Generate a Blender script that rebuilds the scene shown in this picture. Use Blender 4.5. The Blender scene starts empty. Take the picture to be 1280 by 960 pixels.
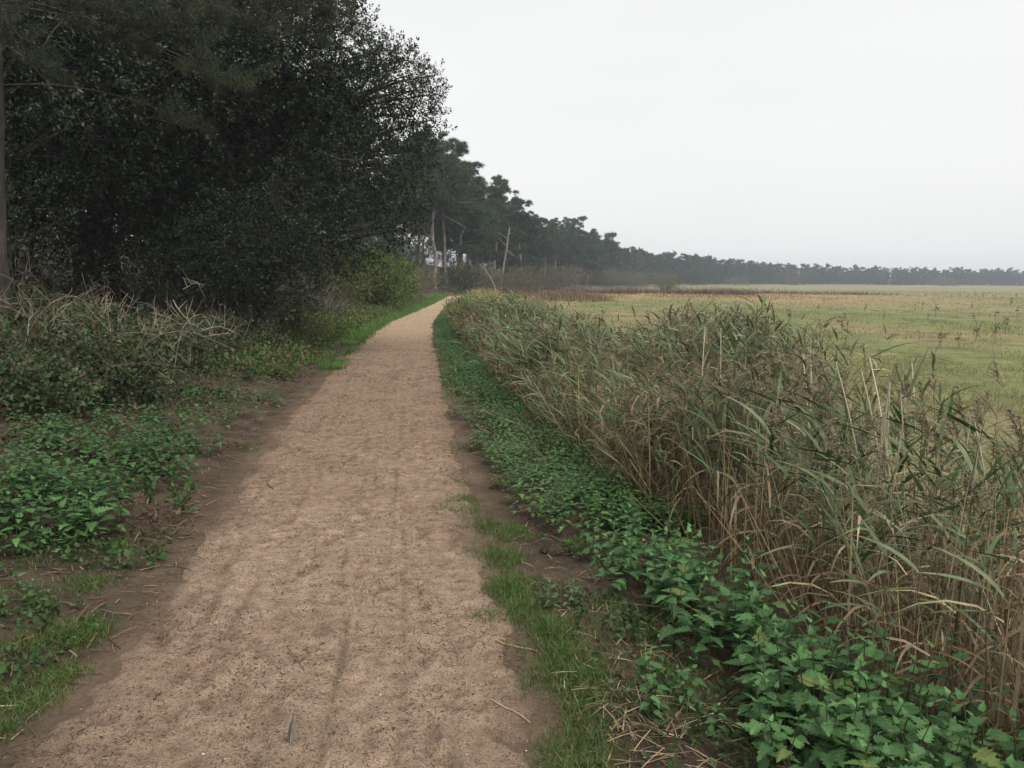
import bpy, math
import numpy as np
from mathutils import Matrix, Vector

sc = bpy.context.scene
C = sc.collection
PI = math.pi

# ------------------------------------------------------------------ camera, sky, sun, exposure
CAM_H = 1.65
cam_d = bpy.data.cameras.new('camera')
cam_d.sensor_width = 36.0
cam_d.lens = 36.0 * 1000 / 1280
cam_d.clip_start = 0.05
cam_d.clip_end = 4000
cam = bpy.data.objects.new('camera', cam_d)
C.objects.link(cam)
cam.matrix_world = (Matrix.Translation((0, 0, CAM_H)) @ Matrix.Rotation(math.radians(90 - 7.55), 4, 'X')
                    @ Matrix.Rotation(math.radians(0.55), 4, 'Z'))
sc.camera = cam
CM = np.array(cam.matrix_world)

SUN_EL, SUN_AZ = math.radians(54), math.radians(140)     # azimuth clockwise from +Y (behind the camera, over the marsh)
world = bpy.data.worlds.new('World')
sc.world = world
world.use_nodes = True
nt = world.node_tree
bg = nt.nodes['Background']
sky = nt.nodes.new('ShaderNodeTexSky')
sky.sky_type = 'NISHITA'
sky.sun_disc = False
sky.sun_elevation = SUN_EL
sky.sun_rotation = SUN_AZ
sky.dust_density = 6.0
mixw = nt.nodes.new('ShaderNodeMix')
mixw.data_type = 'RGBA'
mixw.inputs['Factor'].default_value = 0.93
tc = nt.nodes.new('ShaderNodeTexCoord')
mpw = nt.nodes.new('ShaderNodeMapping')
mpw.inputs['Scale'].default_value = (1.0, 1.0, 4.0)
nzw = nt.nodes.new('ShaderNodeTexNoise')
nzw.inputs['Scale'].default_value = 1.6
nzw.inputs['Detail'].default_value = 4
rmp = nt.nodes.new('ShaderNodeValToRGB')
rmp.color_ramp.elements[0].position = 0.3
rmp.color_ramp.elements[0].color = (4.55, 4.53, 4.5, 1)
rmp.color_ramp.elements[1].position = 0.7
rmp.color_ramp.elements[1].color = (4.85, 4.83, 4.78, 1)
nt.links.new(tc.outputs['Generated'], mpw.inputs['Vector'])
nt.links.new(mpw.outputs['Vector'], nzw.inputs['Vector'])
nt.links.new(nzw.outputs['Fac'], rmp.inputs['Fac'])
nt.links.new(sky.outputs['Color'], mixw.inputs[6])
nt.links.new(rmp.outputs['Color'], mixw.inputs[7])
nt.links.new(mixw.outputs[2], bg.inputs['Color'])
bg.inputs['Strength'].default_value = 0.1

sun_d = bpy.data.lights.new('sun', 'SUN')
sun_d.energy = 1.5
sun_d.angle = math.radians(40)
sun_d.color = (1.0, 0.97, 0.92)
sun = bpy.data.objects.new('sun', sun_d)
C.objects.link(sun)
sd = Vector((math.sin(SUN_AZ) * math.cos(SUN_EL), math.cos(SUN_AZ) * math.cos(SUN_EL), math.sin(SUN_EL)))
sun.rotation_euler = sd.to_track_quat('Z', 'Y').to_euler()

vs = sc.view_settings
vs.view_transform = 'Standard'
vs.look = 'None'
vs.exposure = 1.05
vs.gamma = 1.0
vs.use_curve_mapping = False
cy = sc.cycles
cy.max_bounces = 5
cy.diffuse_bounces = 2
cy.glossy_bounces = 1
cy.transmission_bounces = 3
cy.transparent_max_bounces = 4
cy.volume_bounces = 0
cy.use_denoising = True
try:
    cy.denoiser = 'OPENIMAGEDENOISE'
    cy.denoising_input_passes = 'RGB_ALBEDO_NORMAL'
except Exception:
    pass

# ------------------------------------------------------------------ helpers
rng = np.random.default_rng(11)


def U(a, b, n=None):
    return rng.uniform(a, b, n)


def P(px, py, z=0.0):
    """point of the plane at height z that lies under a spot of the photograph (survey of the place)"""
    d = CM[:3, :3] @ np.array([(px - 640) / 1000.0, -(py - 480) / 1000.0, -1.0])
    t = (z - CAM_H) / d[2]
    return np.array([d[0] * t, d[1] * t, z])


def atd(px, py, Y):
    """point at forward distance Y in the direction of a spot of the photograph"""
    d = CM[:3, :3] @ np.array([(px - 640) / 1000.0, -(py - 480) / 1000.0, -1.0])
    t = Y / d[1]
    return np.array([d[0] * t, Y, CAM_H + d[2] * t])


def _hash(ix, iy, s):
    h = (ix.astype(np.int64) * 374761393 + iy.astype(np.int64) * 668265263 + s * 974634777) & 0x7fffffff
    h = ((h ^ (h >> 13)) * 1274126177) & 0x7fffffff
    return ((h ^ (h >> 16)) & 0xffff) / 65535.0


def vnoise(x, y, s=0):
    x = np.asarray(x, float)
    y = np.asarray(y, float)
    ix, iy = np.floor(x), np.floor(y)
    fx, fy = x - ix, y - iy
    fx, fy = fx * fx * (3 - 2 * fx), fy * fy * (3 - 2 * fy)
    a, b = _hash(ix, iy, s), _hash(ix + 1, iy, s)
    c, d = _hash(ix, iy + 1, s), _hash(ix + 1, iy + 1, s)
    return (a * (1 - fx) + b * fx) * (1 - fy) + (c * (1 - fx) + d * fx) * fy


def fbm(x, y, s=0, o=4):
    r, a, t = 0, 0.5, 0
    for k in range(o):
        r = r + a * vnoise(x * 2 ** k, y * 2 ** k, s + k * 17)
        t += a
        a *= 0.5
    return r / t


def sstep(a, b, x):
    t = np.clip((np.asarray(x, float) - a) / (b - a), 0, 1)
    return t * t * (3 - 2 * t)


class MB:
    """collects vertices, faces and a colour per vertex; build() links them as ONE mesh object"""

    def __init__(self):
        self.v, self.c, self.f, self.n = [], [], [], 0

    def add(self, v, f, c):
        v = np.asarray(v, float).reshape(-1, 3)
        c = np.asarray(c, float)
        if c.ndim == 1:
            c = np.tile(c, (len(v), 1))
        self.v.append(v)
        self.c.append(c)
        for a in (f if isinstance(f, list) else [f]):
            a = np.asarray(a)
            if len(a):
                self.f.append(a + self.n)
        self.n += len(v)

    def arrays(self):
        f = {}
        for a in self.f:
            f.setdefault(a.shape[1], []).append(a)
        return np.concatenate(self.v), [np.concatenate(x) for x in f.values()], np.concatenate(self.c)

    def mesh(self, name, smooth=False):
        v, fl, c = self.arrays()
        me = bpy.data.meshes.new(name)
        me.vertices.add(len(v))
        me.vertices.foreach_set('co', v.astype(np.float32).ravel())
        loops = np.concatenate([a.ravel() for a in fl])
        tot = np.concatenate([np.full(len(a), a.shape[1]) for a in fl])
        st = np.concatenate([[0], np.cumsum(tot)[:-1]])
        me.loops.add(len(loops))
        me.loops.foreach_set('vertex_index', loops.astype(np.int32))
        me.polygons.add(len(tot))
        me.polygons.foreach_set('loop_start', st.astype(np.int32))
        if smooth:
            me.polygons.foreach_set('use_smooth', np.ones(len(tot), bool))
        at = me.attributes.new('Col', 'FLOAT_COLOR', 'POINT')
        c4 = np.ones((len(v), 4), np.float32)
        c4[:, :3] = np.clip(c, 0, 1)
        at.data.foreach_set('color', c4.ravel())
        me.update(calc_edges=True)
        return me

    def build(self, name, mat, parent=None, smooth=False, loc=None):
        me = self.mesh(name, smooth)
        me.materials.append(mat)
        return link(name, me, parent, loc)


def link(name, me, parent=None, loc=None):
    o = bpy.data.objects.new(name, me)
    C.objects.link(o)
    if parent is not None:
        o.parent = parent
    if loc is not None:
        o.location = loc
    return o


def tag(o, label=None, cat=None, group=None, kind=None):
    if label:
        o['label'] = label
    if cat:
        o['category'] = cat
    if group:
        o['group'] = group
    if kind:
        o['kind'] = kind
    return o


def empty(name, loc, rz=0.0):
    o = bpy.data.objects.new(name, None)
    o.empty_display_size = 0.1
    C.objects.link(o)
    o.location = loc
    o.rotation_euler = (0, 0, rz)
    return o


def copy_tree(o, parent=None):
    c = o.copy()
    C.objects.link(c)
    c.parent = parent
    for ch in list(o.children):
        copy_tree(ch, c)
    return c


def nrm(v):
    v = np.asarray(v, float)
    return v / np.maximum(np.linalg.norm(v, axis=-1, keepdims=True), 1e-9)


def frames(d, up):
    """rotation matrices whose y axis is d and whose z axis leans to up"""
    y = nrm(d)
    x = nrm(np.cross(y, up) + 1e-6)
    z = np.cross(x, y)
    return np.stack([x, y, z], -1)


def inst(mb, T, M, pos, scale=1.0, tint=None):
    """bake n transformed copies of the template T = (v, [f], c) into mb"""
    v, fl, c = T
    n, k = len(pos), len(v)
    s = np.broadcast_to(np.asarray(scale, float).reshape(-1, 1, 1), (n, 1, 1))
    V = np.einsum('nij,kj->nki', M, v) * s + np.asarray(pos)[:, None, :]
    cc = np.tile(c[None], (n, 1, 1))
    if tint is not None:
        cc = cc * np.asarray(tint)[:, None, :]
    off = (np.arange(n) * k)[:, None, None]
    mb.add(V.reshape(-1, 3), [(f[None] + off).reshape(-1, f.shape[1]) for f in fl], cc.reshape(-1, 3))


def rotz(a):
    a = np.asarray(a, float)
    o, z = np.ones_like(a), np.zeros_like(a)
    return np.stack([np.stack([np.cos(a), -np.sin(a), z], -1), np.stack([np.sin(a), np.cos(a), z], -1), np.stack([z, z, o], -1)], -2)


def tilt(axis_az, ang):
    """lean by ang towards azimuth axis_az"""
    a = rotz(axis_az)
    b = np.asarray(ang, float)
    o, z = np.ones_like(b), np.zeros_like(b)
    ry = np.stack([np.stack([np.cos(b), z, np.sin(b)], -1), np.stack([z, o, z], -1), np.stack([-np.sin(b), z, np.cos(b)], -1)], -2)
    return a @ ry @ np.swapaxes(a, -1, -2)


def tube(pts, rad, sides=5, cap=True):
    pts = np.asarray(pts, float)
    n = len(pts)
    rad = np.broadcast_to(np.asarray(rad, float), (n,))
    t = nrm(np.gradient(pts, axis=0))
    ref = np.array([0.0, 0, 1]) if abs(t[:, 2].mean()) < 0.8 else np.array([1.0, 0.13, 0])
    a = nrm(np.cross(t, ref))
    b = np.cross(t, a)
    th = np.arange(sides) * 2 * PI / sides
    v = pts[:, None] + rad[:, None, None] * (np.cos(th)[None, :, None] * a[:, None] + np.sin(th)[None, :, None] * b[:, None])
    i = np.arange(n - 1)[:, None] * sides
    j = np.arange(sides)[None]
    k = (j + 1) % sides
    f = np.stack([i + j, i + k, i + sides + k, i + sides + j], -1).reshape(-1, 4)
    return v.reshape(-1, 3), f


def strip(pts, w, side):
    pts = np.asarray(pts, float)
    n = len(pts)
    side = np.broadcast_to(nrm(side), (n, 3))
    w = np.asarray(w, float)[:, None]
    v = np.empty((2 * n, 3))
    v[0::2] = pts - side * w / 2
    v[1::2] = pts + side * w / 2
    i = np.arange(n - 1)[:, None] * 2
    return v, (i + np.array([[0, 1, 3, 2]]))


def bez(a, b, c, n=7):
    t = np.linspace(0, 1, n)[:, None]
    return (1 - t) ** 2 * np.asarray(a) + 2 * t * (1 - t) * np.asarray(b) + t * t * np.asarray(c)


# ------------------------------------------------------------------ materials
def new_mat(name):
    m = bpy.data.materials.new(name)
    m.use_nodes = True
    t = m.node_tree
    t.nodes.clear()
    out = t.nodes.new('ShaderNodeOutputMaterial')
    return m, t, out


def N(t, kind, **kw):
    n = t.nodes.new(kind)
    for k, v in kw.items():
        n.inputs[k].default_value = v
    return n


def leaf_mat(name, rough=0.55, spec=0.35, trans=0.25, vary=0.25, mottle=30.0):
    """foliage: own colour from the mesh, mottling, a little light through the blade"""
    m, t, out = new_mat(name)
    at = t.nodes.new('ShaderNodeAttribute')
    at.attribute_name = 'Col'
    oi = t.nodes.new('ShaderNodeObjectInfo')
    co = t.nodes.new('ShaderNodeTexCoord')
    nz = N(t, 'ShaderNodeTexNoise', Scale=mottle, Detail=2.0)
    t.links.new(co.outputs['Object'], nz.inputs['Vector'])
    mr = N(t, 'ShaderNodeMapRange')
    mr.inputs['From Min'].default_value = 0.3
    mr.inputs['From Max'].default_value = 0.7
    mr.inputs['To Min'].default_value = 1 - vary
    mr.inputs['To Max'].default_value = 1 + vary
    t.links.new(nz.outputs['Fac'], mr.inputs['Value'])
    m2 = N(t, 'ShaderNodeMapRange')
    m2.inputs['To Min'].default_value = 0.8
    m2.inputs['To Max'].default_value = 1.2
    t.links.new(oi.outputs['Random'], m2.inputs['Value'])
    mu = t.nodes.new('ShaderNodeMath')
    mu.operation = 'MULTIPLY'
    t.links.new(mr.outputs[0], mu.inputs[0])
    t.links.new(m2.outputs[0], mu.inputs[1])
    hs = t.nodes.new('ShaderNodeHueSaturation')
    t.links.new(at.outputs['Color'], hs.inputs['Color'])
    t.links.new(mu.outputs[0], hs.inputs['Value'])
    pr = N(t, 'ShaderNodeBsdfPrincipled', Roughness=rough)
    pr.inputs['Specular IOR Level'].default_value = spec
    t.links.new(hs.outputs['Color'], pr.inputs['Base Color'])
    if trans > 0:
        tr = t.nodes.new('ShaderNodeBsdfTranslucent')
        h2 = N(t, 'ShaderNodeHueSaturation', Saturation=1.15, Value=1.1)
        t.links.new(hs.outputs['Color'], h2.inputs['Color'])
        t.links.new(h2.outputs['Color'], tr.inputs['Color'])
        mx = t.nodes.new('ShaderNodeMixShader')
        mx.inputs[0].default_value = trans
        t.links.new(pr.outputs[0], mx.inputs[1])
        t.links.new(tr.outputs[0], mx.inputs[2])
        t.links.new(mx.outputs[0], out.inputs['Surface'])
    else:
        t.links.new(pr.outputs[0], out.inputs['Surface'])
    return m


def bark_mat(name, c0, c1, scale=9.0, stretch=0.25):
    m, t, out = new_mat(name)
    co = t.nodes.new('ShaderNodeTexCoord')
    mp = t.nodes.new('ShaderNodeMapping')
    mp.inputs['Scale'].default_value = (1, 1, stretch)
    t.links.new(co.outputs['Object'], mp.inputs['Vector'])
    nz = N(t, 'ShaderNodeTexNoise', Scale=scale, Detail=6.0, Roughness=0.7)
    t.links.new(mp.outputs[0], nz.inputs['Vector'])
    r = t.nodes.new('ShaderNodeValToRGB')
    r.color_ramp.elements[0].position = 0.38
    r.color_ramp.elements[0].color = (*c0, 1)
    r.color_ramp.elements[1].position = 0.62
    r.color_ramp.elements[1].color = (*c1, 1)
    t.links.new(nz.outputs['Fac'], r.inputs['Fac'])
    pr = N(t, 'ShaderNodeBsdfPrincipled', Roughness=0.9)
    t.links.new(r.outputs['Color'], pr.inputs['Base Color'])
    bp = N(t, 'ShaderNodeBump', Strength=0.9, Distance=0.03)
    t.links.new(nz.outputs['Fac'], bp.inputs['Height'])
    t.links.new(bp.outputs[0], pr.inputs['Normal'])
    t.links.new(pr.outputs[0], out.inputs['Surface'])
    return m


def ground_mat(name, fine=60.0, amt=0.35, bump=0.02, specks=None):
    """soil, sand or turf: zone colour from the mesh broken up by several scales of grain"""
    m, t, out = new_mat(name)
    at = t.nodes.new('ShaderNodeAttribute')
    at.attribute_name = 'Col'
    co = t.nodes.new('ShaderNodeTexCoord')
    n1 = N(t, 'ShaderNodeTexNoise', Scale=fine, Detail=8.0, Roughness=0.7)
    n2 = N(t, 'ShaderNodeTexNoise', Scale=fine / 9, Detail=5.0, Roughness=0.6)
    for n in (n1, n2):
        t.links.new(co.outputs['Object'], n.inputs['Vector'])
    ad = t.nodes.new('ShaderNodeMath')
    ad.operation = 'ADD'
    t.links.new(n1.outputs['Fac'], ad.inputs[0])
    t.links.new(n2.outputs['Fac'], ad.inputs[1])
    mr = N(t, 'ShaderNodeMapRange')
    mr.inputs['From Min'].default_value = 0.7
    mr.inputs['From Max'].default_value = 1.3
    mr.inputs['To Min'].default_value = 1 - amt
    mr.inputs['To Max'].default_value = 1 + amt
    t.links.new(ad.outputs[0], mr.inputs['Value'])
    hs = t.nodes.new('ShaderNodeHueSaturation')
    t.links.new(at.outputs['Color'], hs.inputs['Color'])
    t.links.new(mr.outputs[0], hs.inputs['Value'])
    colr = hs.outputs['Color']
    if specks:
        for (sc_, lo, hi, cc, fac) in specks:
            v = N(t, 'ShaderNodeTexNoise', Scale=sc_, Detail=3.0, Roughness=0.65)
            t.links.new(co.outputs['Object'], v.inputs['Vector'])
            m3 = N(t, 'ShaderNodeMapRange')
            m3.inputs['From Min'].default_value = lo
            m3.inputs['From Max'].default_value = hi
            m3.inputs['To Max'].default_value = fac
            t.links.new(v.outputs['Fac'], m3.inputs['Value'])
            mx = t.nodes.new('ShaderNodeMix')
            mx.data_type = 'RGBA'
            mx.inputs[7].default_value = (*cc, 1)
            t.links.new(m3.outputs[0], mx.inputs['Factor'])
            t.links.new(colr, mx.inputs[6])
            colr = mx.outputs[2]
    pr = N(t, 'ShaderNodeBsdfPrincipled', Roughness=0.95)
    pr.inputs['Specular IOR Level'].default_value = 0.15
    t.links.new(colr, pr.inputs['Base Color'])
    bp = N(t, 'ShaderNodeBump', Strength=1.0, Distance=bump)
    t.links.new(ad.outputs[0], bp.inputs['Height'])
    t.links.new(bp.outputs[0], pr.inputs['Normal'])
    t.links.new(pr.outputs[0], out.inputs['Surface'])
    return m


M_oak = leaf_mat('oak_foliage', 0.38, 0.28, 0.08, 0.2, 3)
M_bush = leaf_mat('bush_foliage', 0.6, 0.3, 0.2, 0.2, 4)
M_pine = leaf_mat('pine_needles', 0.6, 0.3, 0.1, 0.2, 1.5)
M_reed = leaf_mat('reed_blade', 0.55, 0.2, 0.25, 0.2, 12)
M_nettle = leaf_mat('nettle_leaf', 0.6, 0.25, 0.2, 0.22, 90)
M_grass = leaf_mat('grass_blade', 0.55, 0.3, 0.3, 0.15, 15)
M_straw = leaf_mat('dry_straw', 0.75, 0.2, 0.0, 0.25, 40)
M_twig = leaf_mat('twig_bark', 0.85, 0.15, 0.0, 0.3, 25)
M_oakbark = bark_mat('oak_bark', (0.03, 0.026, 0.02), (0.09, 0.078, 0.06))
M_pinebark = bark_mat('pine_bark', (0.10, 0.08, 0.066), (0.29, 0.235, 0.19), 7)
M_shadebark = bark_mat('shaded_pine_bark', (0.016, 0.012, 0.010), (0.07, 0.052, 0.041), 5, 0.35)  # pine bark with the shade of the wood put into its colour
M_dead = bark_mat('bleached_wood', (0.11, 0.10, 0.085), (0.26, 0.24, 0.215), 6)
M_sand = ground_mat('sand', 120, 0.45, 0.022, [(70, 0.56, 0.61, (0.14, 0.095, 0.068), 0.7), (200, 0.56, 0.61, (0.085, 0.058, 0.042), 0.85),
                                              (170, 0.70, 0.72, (0.6, 0.57, 0.52), 0.9)])
M_soil = ground_mat('soil', 45, 0.4, 0.03, [(30, 0.58, 0.66, (0.13, 0.095, 0.062), 0.5), (90, 0.59, 0.65, (0.17, 0.13, 0.085), 0.55)])
M_meadow = ground_mat('meadow_turf', 7.0, 0.5, 0.06)

# ------------------------------------------------------------------ lie of the land
_rp = np.array([P(730, 1040), P(695, 960), P(645, 800), P(612, 700), P(585, 600), P(562, 520), P(548, 460), P(542, 430), P(541, 405), P(556, 383)])
_lp = np.array([P(-95, 1040), P(0, 960), P(132, 830), P(212, 720), P(277, 640), P(343, 540), P(410, 470), P(446, 430), P(482, 404), P(532, 383)])
EDGE_Y = np.array([80, 110, 145, 190, 260, 345, 410, 440, 500, 560, 700, 950])
EDGE_X = np.array([-6.1, -1.5, 7.5, 19, 40, 88, 140, 185, 318, 470, 800, 1400.0])
_ly = np.concatenate([[-60, -4], _lp[:, 1], EDGE_Y])
_lx = np.concatenate([[-3.0, -1.55], _lp[:, 0], EDGE_X])
_ry = np.concatenate([[-60, -4], _rp[:, 1], EDGE_Y])
_rx = np.concatenate([[-0.6, 0.75], _rp[:, 0], EDGE_X + 1.7])


def Lx(y):
    return np.interp(y, _ly, _lx)


def Rx(y):
    return np.interp(y, _ry, _rx)


def G0(x, y):
    x = np.asarray(x, float)
    y = np.asarray(y, float)
    dl = Lx(y) - x
    dr = x - Rx(y)
    b = np.maximum(dl - 0.1, 0)
    z = (1.12 * (1 - np.exp(-0.24 * b * b / (b + 0.45))) + 0.012 * np.minimum(b, 60)) * (1 - .75 * sstep(130, 200, y))
    z = z + 3.2 * sstep(7, 30, dl) * sstep(6, 14, y) * sstep(230, 150, y)
    z = z - 0.55 * sstep(1.0, 4.2, dr)
    near = np.exp(-np.abs(y) / 60.0)
    rough = sstep(0.1, 0.9, dl) + 0.5 * sstep(0.1, 0.7, dr)
    z = z + near * (0.10 * (fbm(x * 1.1, y * 1.1, 3) - 0.5) * rough + 0.05 * (fbm(x * 5, y * 5, 5, 3) - 0.5) * (0.25 + rough))
    return z


def clods(x, y):
    """small mounds and hollows of dug-over soil on the verges"""
    z = np.zeros_like(x)
    for (cx, cy, r, h) in CL:
        d2 = ((x - cx) ** 2 + (y - cy) ** 2) / r ** 2
        z += h * np.exp(-d2)
    return z


CL = []
for (px, py, r, h) in [(185, 650, .16, .07), (150, 640, .12, .05), (40, 680, .25, .06), (700, 668, .12, -.03), (740, 640, .3, .05), (240, 560, .4, .04),
                       (690, 620, .1, .03), (800, 900, .2, .03), (600, 540, .15, .025), (640, 575, .12, .03)]:
    p = P(px, py)
    CL.append((p[0], p[1], r, h))


def path_in(x, y):
    """0 outside the trodden path, 1 well inside"""
    x = np.asarray(x, float)
    w = 0.22 * (fbm(x * 1.7, y * 1.7, 21, 3) - 0.5) + 0.12 * (fbm(x * 6, y * 6, 25, 2) - 0.5)
    d = np.minimum(x - Lx(y), Rx(y) - x) + w
    return sstep(-0.06, 0.10, d)


def gz(x, y):
    z = G0(x, y) + clods(np.asarray(x, float), np.asarray(y, float))
    return z


def grade(lo, hi, f0, f1, step, g=1.11):
    a = list(np.arange(f0, f1, step))
    s, x = step, f1
    while x < hi:
        a.append(x)
        s *= g
        x += s
    a.append(hi)
    s, x, b = step, f0 - step, []
    while x > lo:
        b.append(x)
        s *= g
        x -= s
    b.append(lo)
    return np.array(sorted(set(b + a)))


gx = grade(-720, 980, -6.5, 4.5, 0.06)
gy = grade(-45, 930, 1.8, 11.0, 0.06)
X, Y = np.meshgrid(gx, gy)
Z = gz(X, Y)
pin = path_in(X, Y)
on_path = np.minimum(X - Lx(Y), Rx(Y) - X)
Z -= 0.06 * sstep(0.18, 0.42, on_path)
DL, DR = Lx(Y) - X, X - Rx(Y)


def mixc(c, new, f):
    return c * (1 - f[..., None]) + np.asarray(new) * f[..., None]


col = np.zeros(X.shape + (3,)) + np.array([0.060, 0.043, 0.031])
n1 = fbm(X * 0.9, Y * 0.9, 31)
n2 = fbm(X * 4, Y * 4, 37)
col = mixc(col, (0.095, 0.068, 0.047), sstep(0.45, 0.6, n2))
col = mixc(col, (0.05, 0.06, 0.026), 0.6 * sstep(0.5, 0.62, n1) * sstep(0.3, 1.0, DL))
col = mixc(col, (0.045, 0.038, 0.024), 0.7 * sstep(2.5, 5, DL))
col = mixc(col, (0.19, 0.135, 0.09), 0.7 * sstep(0.25, -0.1, np.maximum(DL, DR) + 0.5 * (n2 - 0.5)))
col = mixc(col, (0.14, 0.105, 0.066), 0.6 * sstep(0.5, 0.9, DR) * sstep(3, 1.5, DR))
far_g = sstep(16, 24, Y) * sstep(95, 70, Y)
col = mixc(col, (0.075, 0.125, 0.032), far_g * sstep(-0.25, 0.1, DL + 0.3 * (n2 - .5)) * sstep(1.7, 0.9, DL))
col = mixc(col, (0.055, 0.08, 0.025), sstep(9, 14, Y) * sstep(0.0, 0.3, DR) * sstep(1.6, 1.0, DR))
# the marsh meadow
ma = fbm(X * 0.06, Y * 0.025, 41)
mb_ = fbm(X * 0.25, Y * 0.12, 43)
mcol = np.zeros(X.shape + (3,)) + np.array([0.175, 0.168, 0.072])
mcol = mixc(mcol, (0.225, 0.19, 0.095), 0.85 * sstep(0.44, 0.62, ma))
mcol = mixc(mcol, (0.14, 0.158, 0.057), 0.8 * sstep(0.54, 0.40, mb_ * 0.5 + ma * 0.5))
mcol = mixc(mcol, (0.215, 0.165, 0.085), 0.5 * sstep(0.54, 0.68, mb_))
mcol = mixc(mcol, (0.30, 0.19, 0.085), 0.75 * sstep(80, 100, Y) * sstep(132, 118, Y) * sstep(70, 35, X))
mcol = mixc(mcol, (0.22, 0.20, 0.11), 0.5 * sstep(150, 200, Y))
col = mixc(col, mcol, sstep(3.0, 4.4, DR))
idx = np.arange(X.size).reshape(X.shape)
faces = np.stack([idx[:-1, :-1], idx[:-1, 1:], idx[1:, 1:], idx[1:, :-1]], -1)
is_m = (DR[:-1, :-1] > 4.4)
vv = np.stack([X, Y, Z], -1).reshape(-1, 3)
cc = col.reshape(-1, 3)


def sheet(name, fsel, mat):
    used, inv = np.unique(fsel, return_inverse=True)
    b = MB()
    b.add(vv[used], inv.reshape(fsel.shape), cc[used])
    o = b.build(name, mat, smooth=True)
    tag(o, kind='structure')
    return o


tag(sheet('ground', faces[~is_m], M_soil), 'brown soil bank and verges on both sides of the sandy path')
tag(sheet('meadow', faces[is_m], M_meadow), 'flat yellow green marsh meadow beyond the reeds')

# the trodden sandy path, a sheet of its own with ruts, hoof and foot marks
py_ = np.concatenate([np.arange(-6, 1.6, 0.15), np.arange(1.6, 9.0, 0.022), 9.0 * 1.006 ** np.arange(0, 450)])
py_ = py_[py_ < 80]
pt_ = np.linspace(-0.1, 1.1, 122)
PT, PY = np.meshgrid(pt_, py_)
PX = Lx(PY) + PT * (Rx(PY) - Lx(PY))
pin = path_in(PX, PY)
WX = PX - 0.5 * (Lx(PY) + Rx(PY))
rut = 0
for (rx_, rw, rd) in [(-0.55, 0.035, 0.013), (-0.42, 0.028, 0.010), (-0.27, 0.022, 0.009), (0.10, 0.02, 0.009), (0.17, 0.016, 0.007), (0.40, 0.026, 0.009), (0.48, 0.018, 0.008), (0.60, 0.025, 0.011), (-0.08, 0.03, 0.009), (-0.75, 0.03, 0.008), (0.28, 0.018, 0.008)]:
    wob = rx_ + 0.05 * np.sin(PY * (0.4 + .3 * abs(rx_)) + rx_ * 19) + 0.02 * np.sin(PY * 1.7 + rx_ * 31) + 0.05 * (fbm(PY * 0.8, PY * 0 + rx_ * 7, 51) - .5)
    prof = ((WX - wob) / rw)
    rut = rut + 0.85 * rd * (np.exp(-(prof - 1.6) ** 2) * 0.8 - np.exp(-prof ** 2)) * sstep(0.38, 0.62, fbm(PY * 0.8, PY * 0 + rx_ * 13, 53, 3)) * (0.45 + 1.1 * fbm(PX * 6, PY * 3, 57, 2))
tread = sstep(0.42, 0.62, fbm(PX * 1.3, PY * 0.9, 67, 3))          # some stretches more trodden than others
foot = 0.011 * (fbm(PX * 7, PY * 7, 61, 4) - 0.5) + (0.014 + 0.024 * tread) * (fbm(PX * 26, PY * 19, 63, 3) - 0.5)
prn = np.random.default_rng(5)
prints = 0
for k in range(150):                                     # shallow boot and paw hollows
    yy = 1.8 + 9 * prn.random() ** 1.4
    xx = Lx(yy) + (0.08 + 0.84 * prn.random()) * (Rx(yy) - Lx(yy))
    a = prn.normal(0, 0.35)
    u_ = (PX - xx) * math.cos(a) - (PY - yy) * math.sin(a)
    w_ = (PX - xx) * math.sin(a) + (PY - yy) * math.cos(a)
    L_ = prn.choice([0.05, 0.13])
    q = (u_ / 0.045) ** 2 + (w_ / L_) ** 2
    prints = prints + np.where(q < 9, 0.014 * (0.55 * np.exp(-(np.sqrt(q) - 1.5) ** 2 * 4) - np.exp(-q * q)), 0)
fade = np.exp(-np.maximum(PY - 4, 0) / 14)
pin = pin * sstep(79, 70, PY)
PZ = G0(PX, PY) - 0.05 + 0.065 * pin + (rut + foot + prints) * fade * pin
pn = fbm(PX * 2.2, PY * 2.2, 71)
pcol = np.zeros(PX.shape + (3,)) + np.array([0.41, 0.298, 0.21])
pcol = mixc(pcol, (0.355, 0.252, 0.176), sstep(0.45, 0.7, pn))
dirt = sstep(0.26, -0.05, np.minimum(PX - Lx(PY), Rx(PY) - PX) + 0.35 * (fbm(PX * 2.5, PY * 2.5, 75) - .5))
pcol = mixc(pcol, (0.14, 0.094, 0.064), 0.75 * dirt)
pcol = mixc(pcol, (0.285, 0.195, 0.132), 0.7 * sstep(4.2, 9, PY + 3 * (pn - .5)) * sstep(25, 17, PY + 8 * (pn - .5)))
pcol = mixc(pcol, (0.42, 0.31, 0.20), sstep(16, 29, PY + 6 * (pn - .5)))
low = sstep(-0.002, -0.012, (rut + foot + prints))
pcol = mixc(pcol, (0.22, 0.147, 0.099), 0.5 * low)      # darker in the hollows of the relief
pcol = mixc(pcol, (0.19, 0.128, 0.088), 0.28 * sstep(-0.002, -0.008, rut) * sstep(16, 9, PY))   # shade painted into the wheel grooves so the ruts show
ii = np.arange(PX.size).reshape(PX.shape)
b = MB()
b.add(np.stack([PX, PY, PZ], -1).reshape(-1, 3), np.stack([ii[:-1, :-1], ii[:-1, 1:], ii[1:, 1:], ii[1:, :-1]], -1).reshape(-1, 4), pcol.reshape(-1, 3))
tag(b.build('sandy_path', M_sand, smooth=True), 'trodden sandy path with ruts and footprints bending left', kind='structure')


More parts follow.
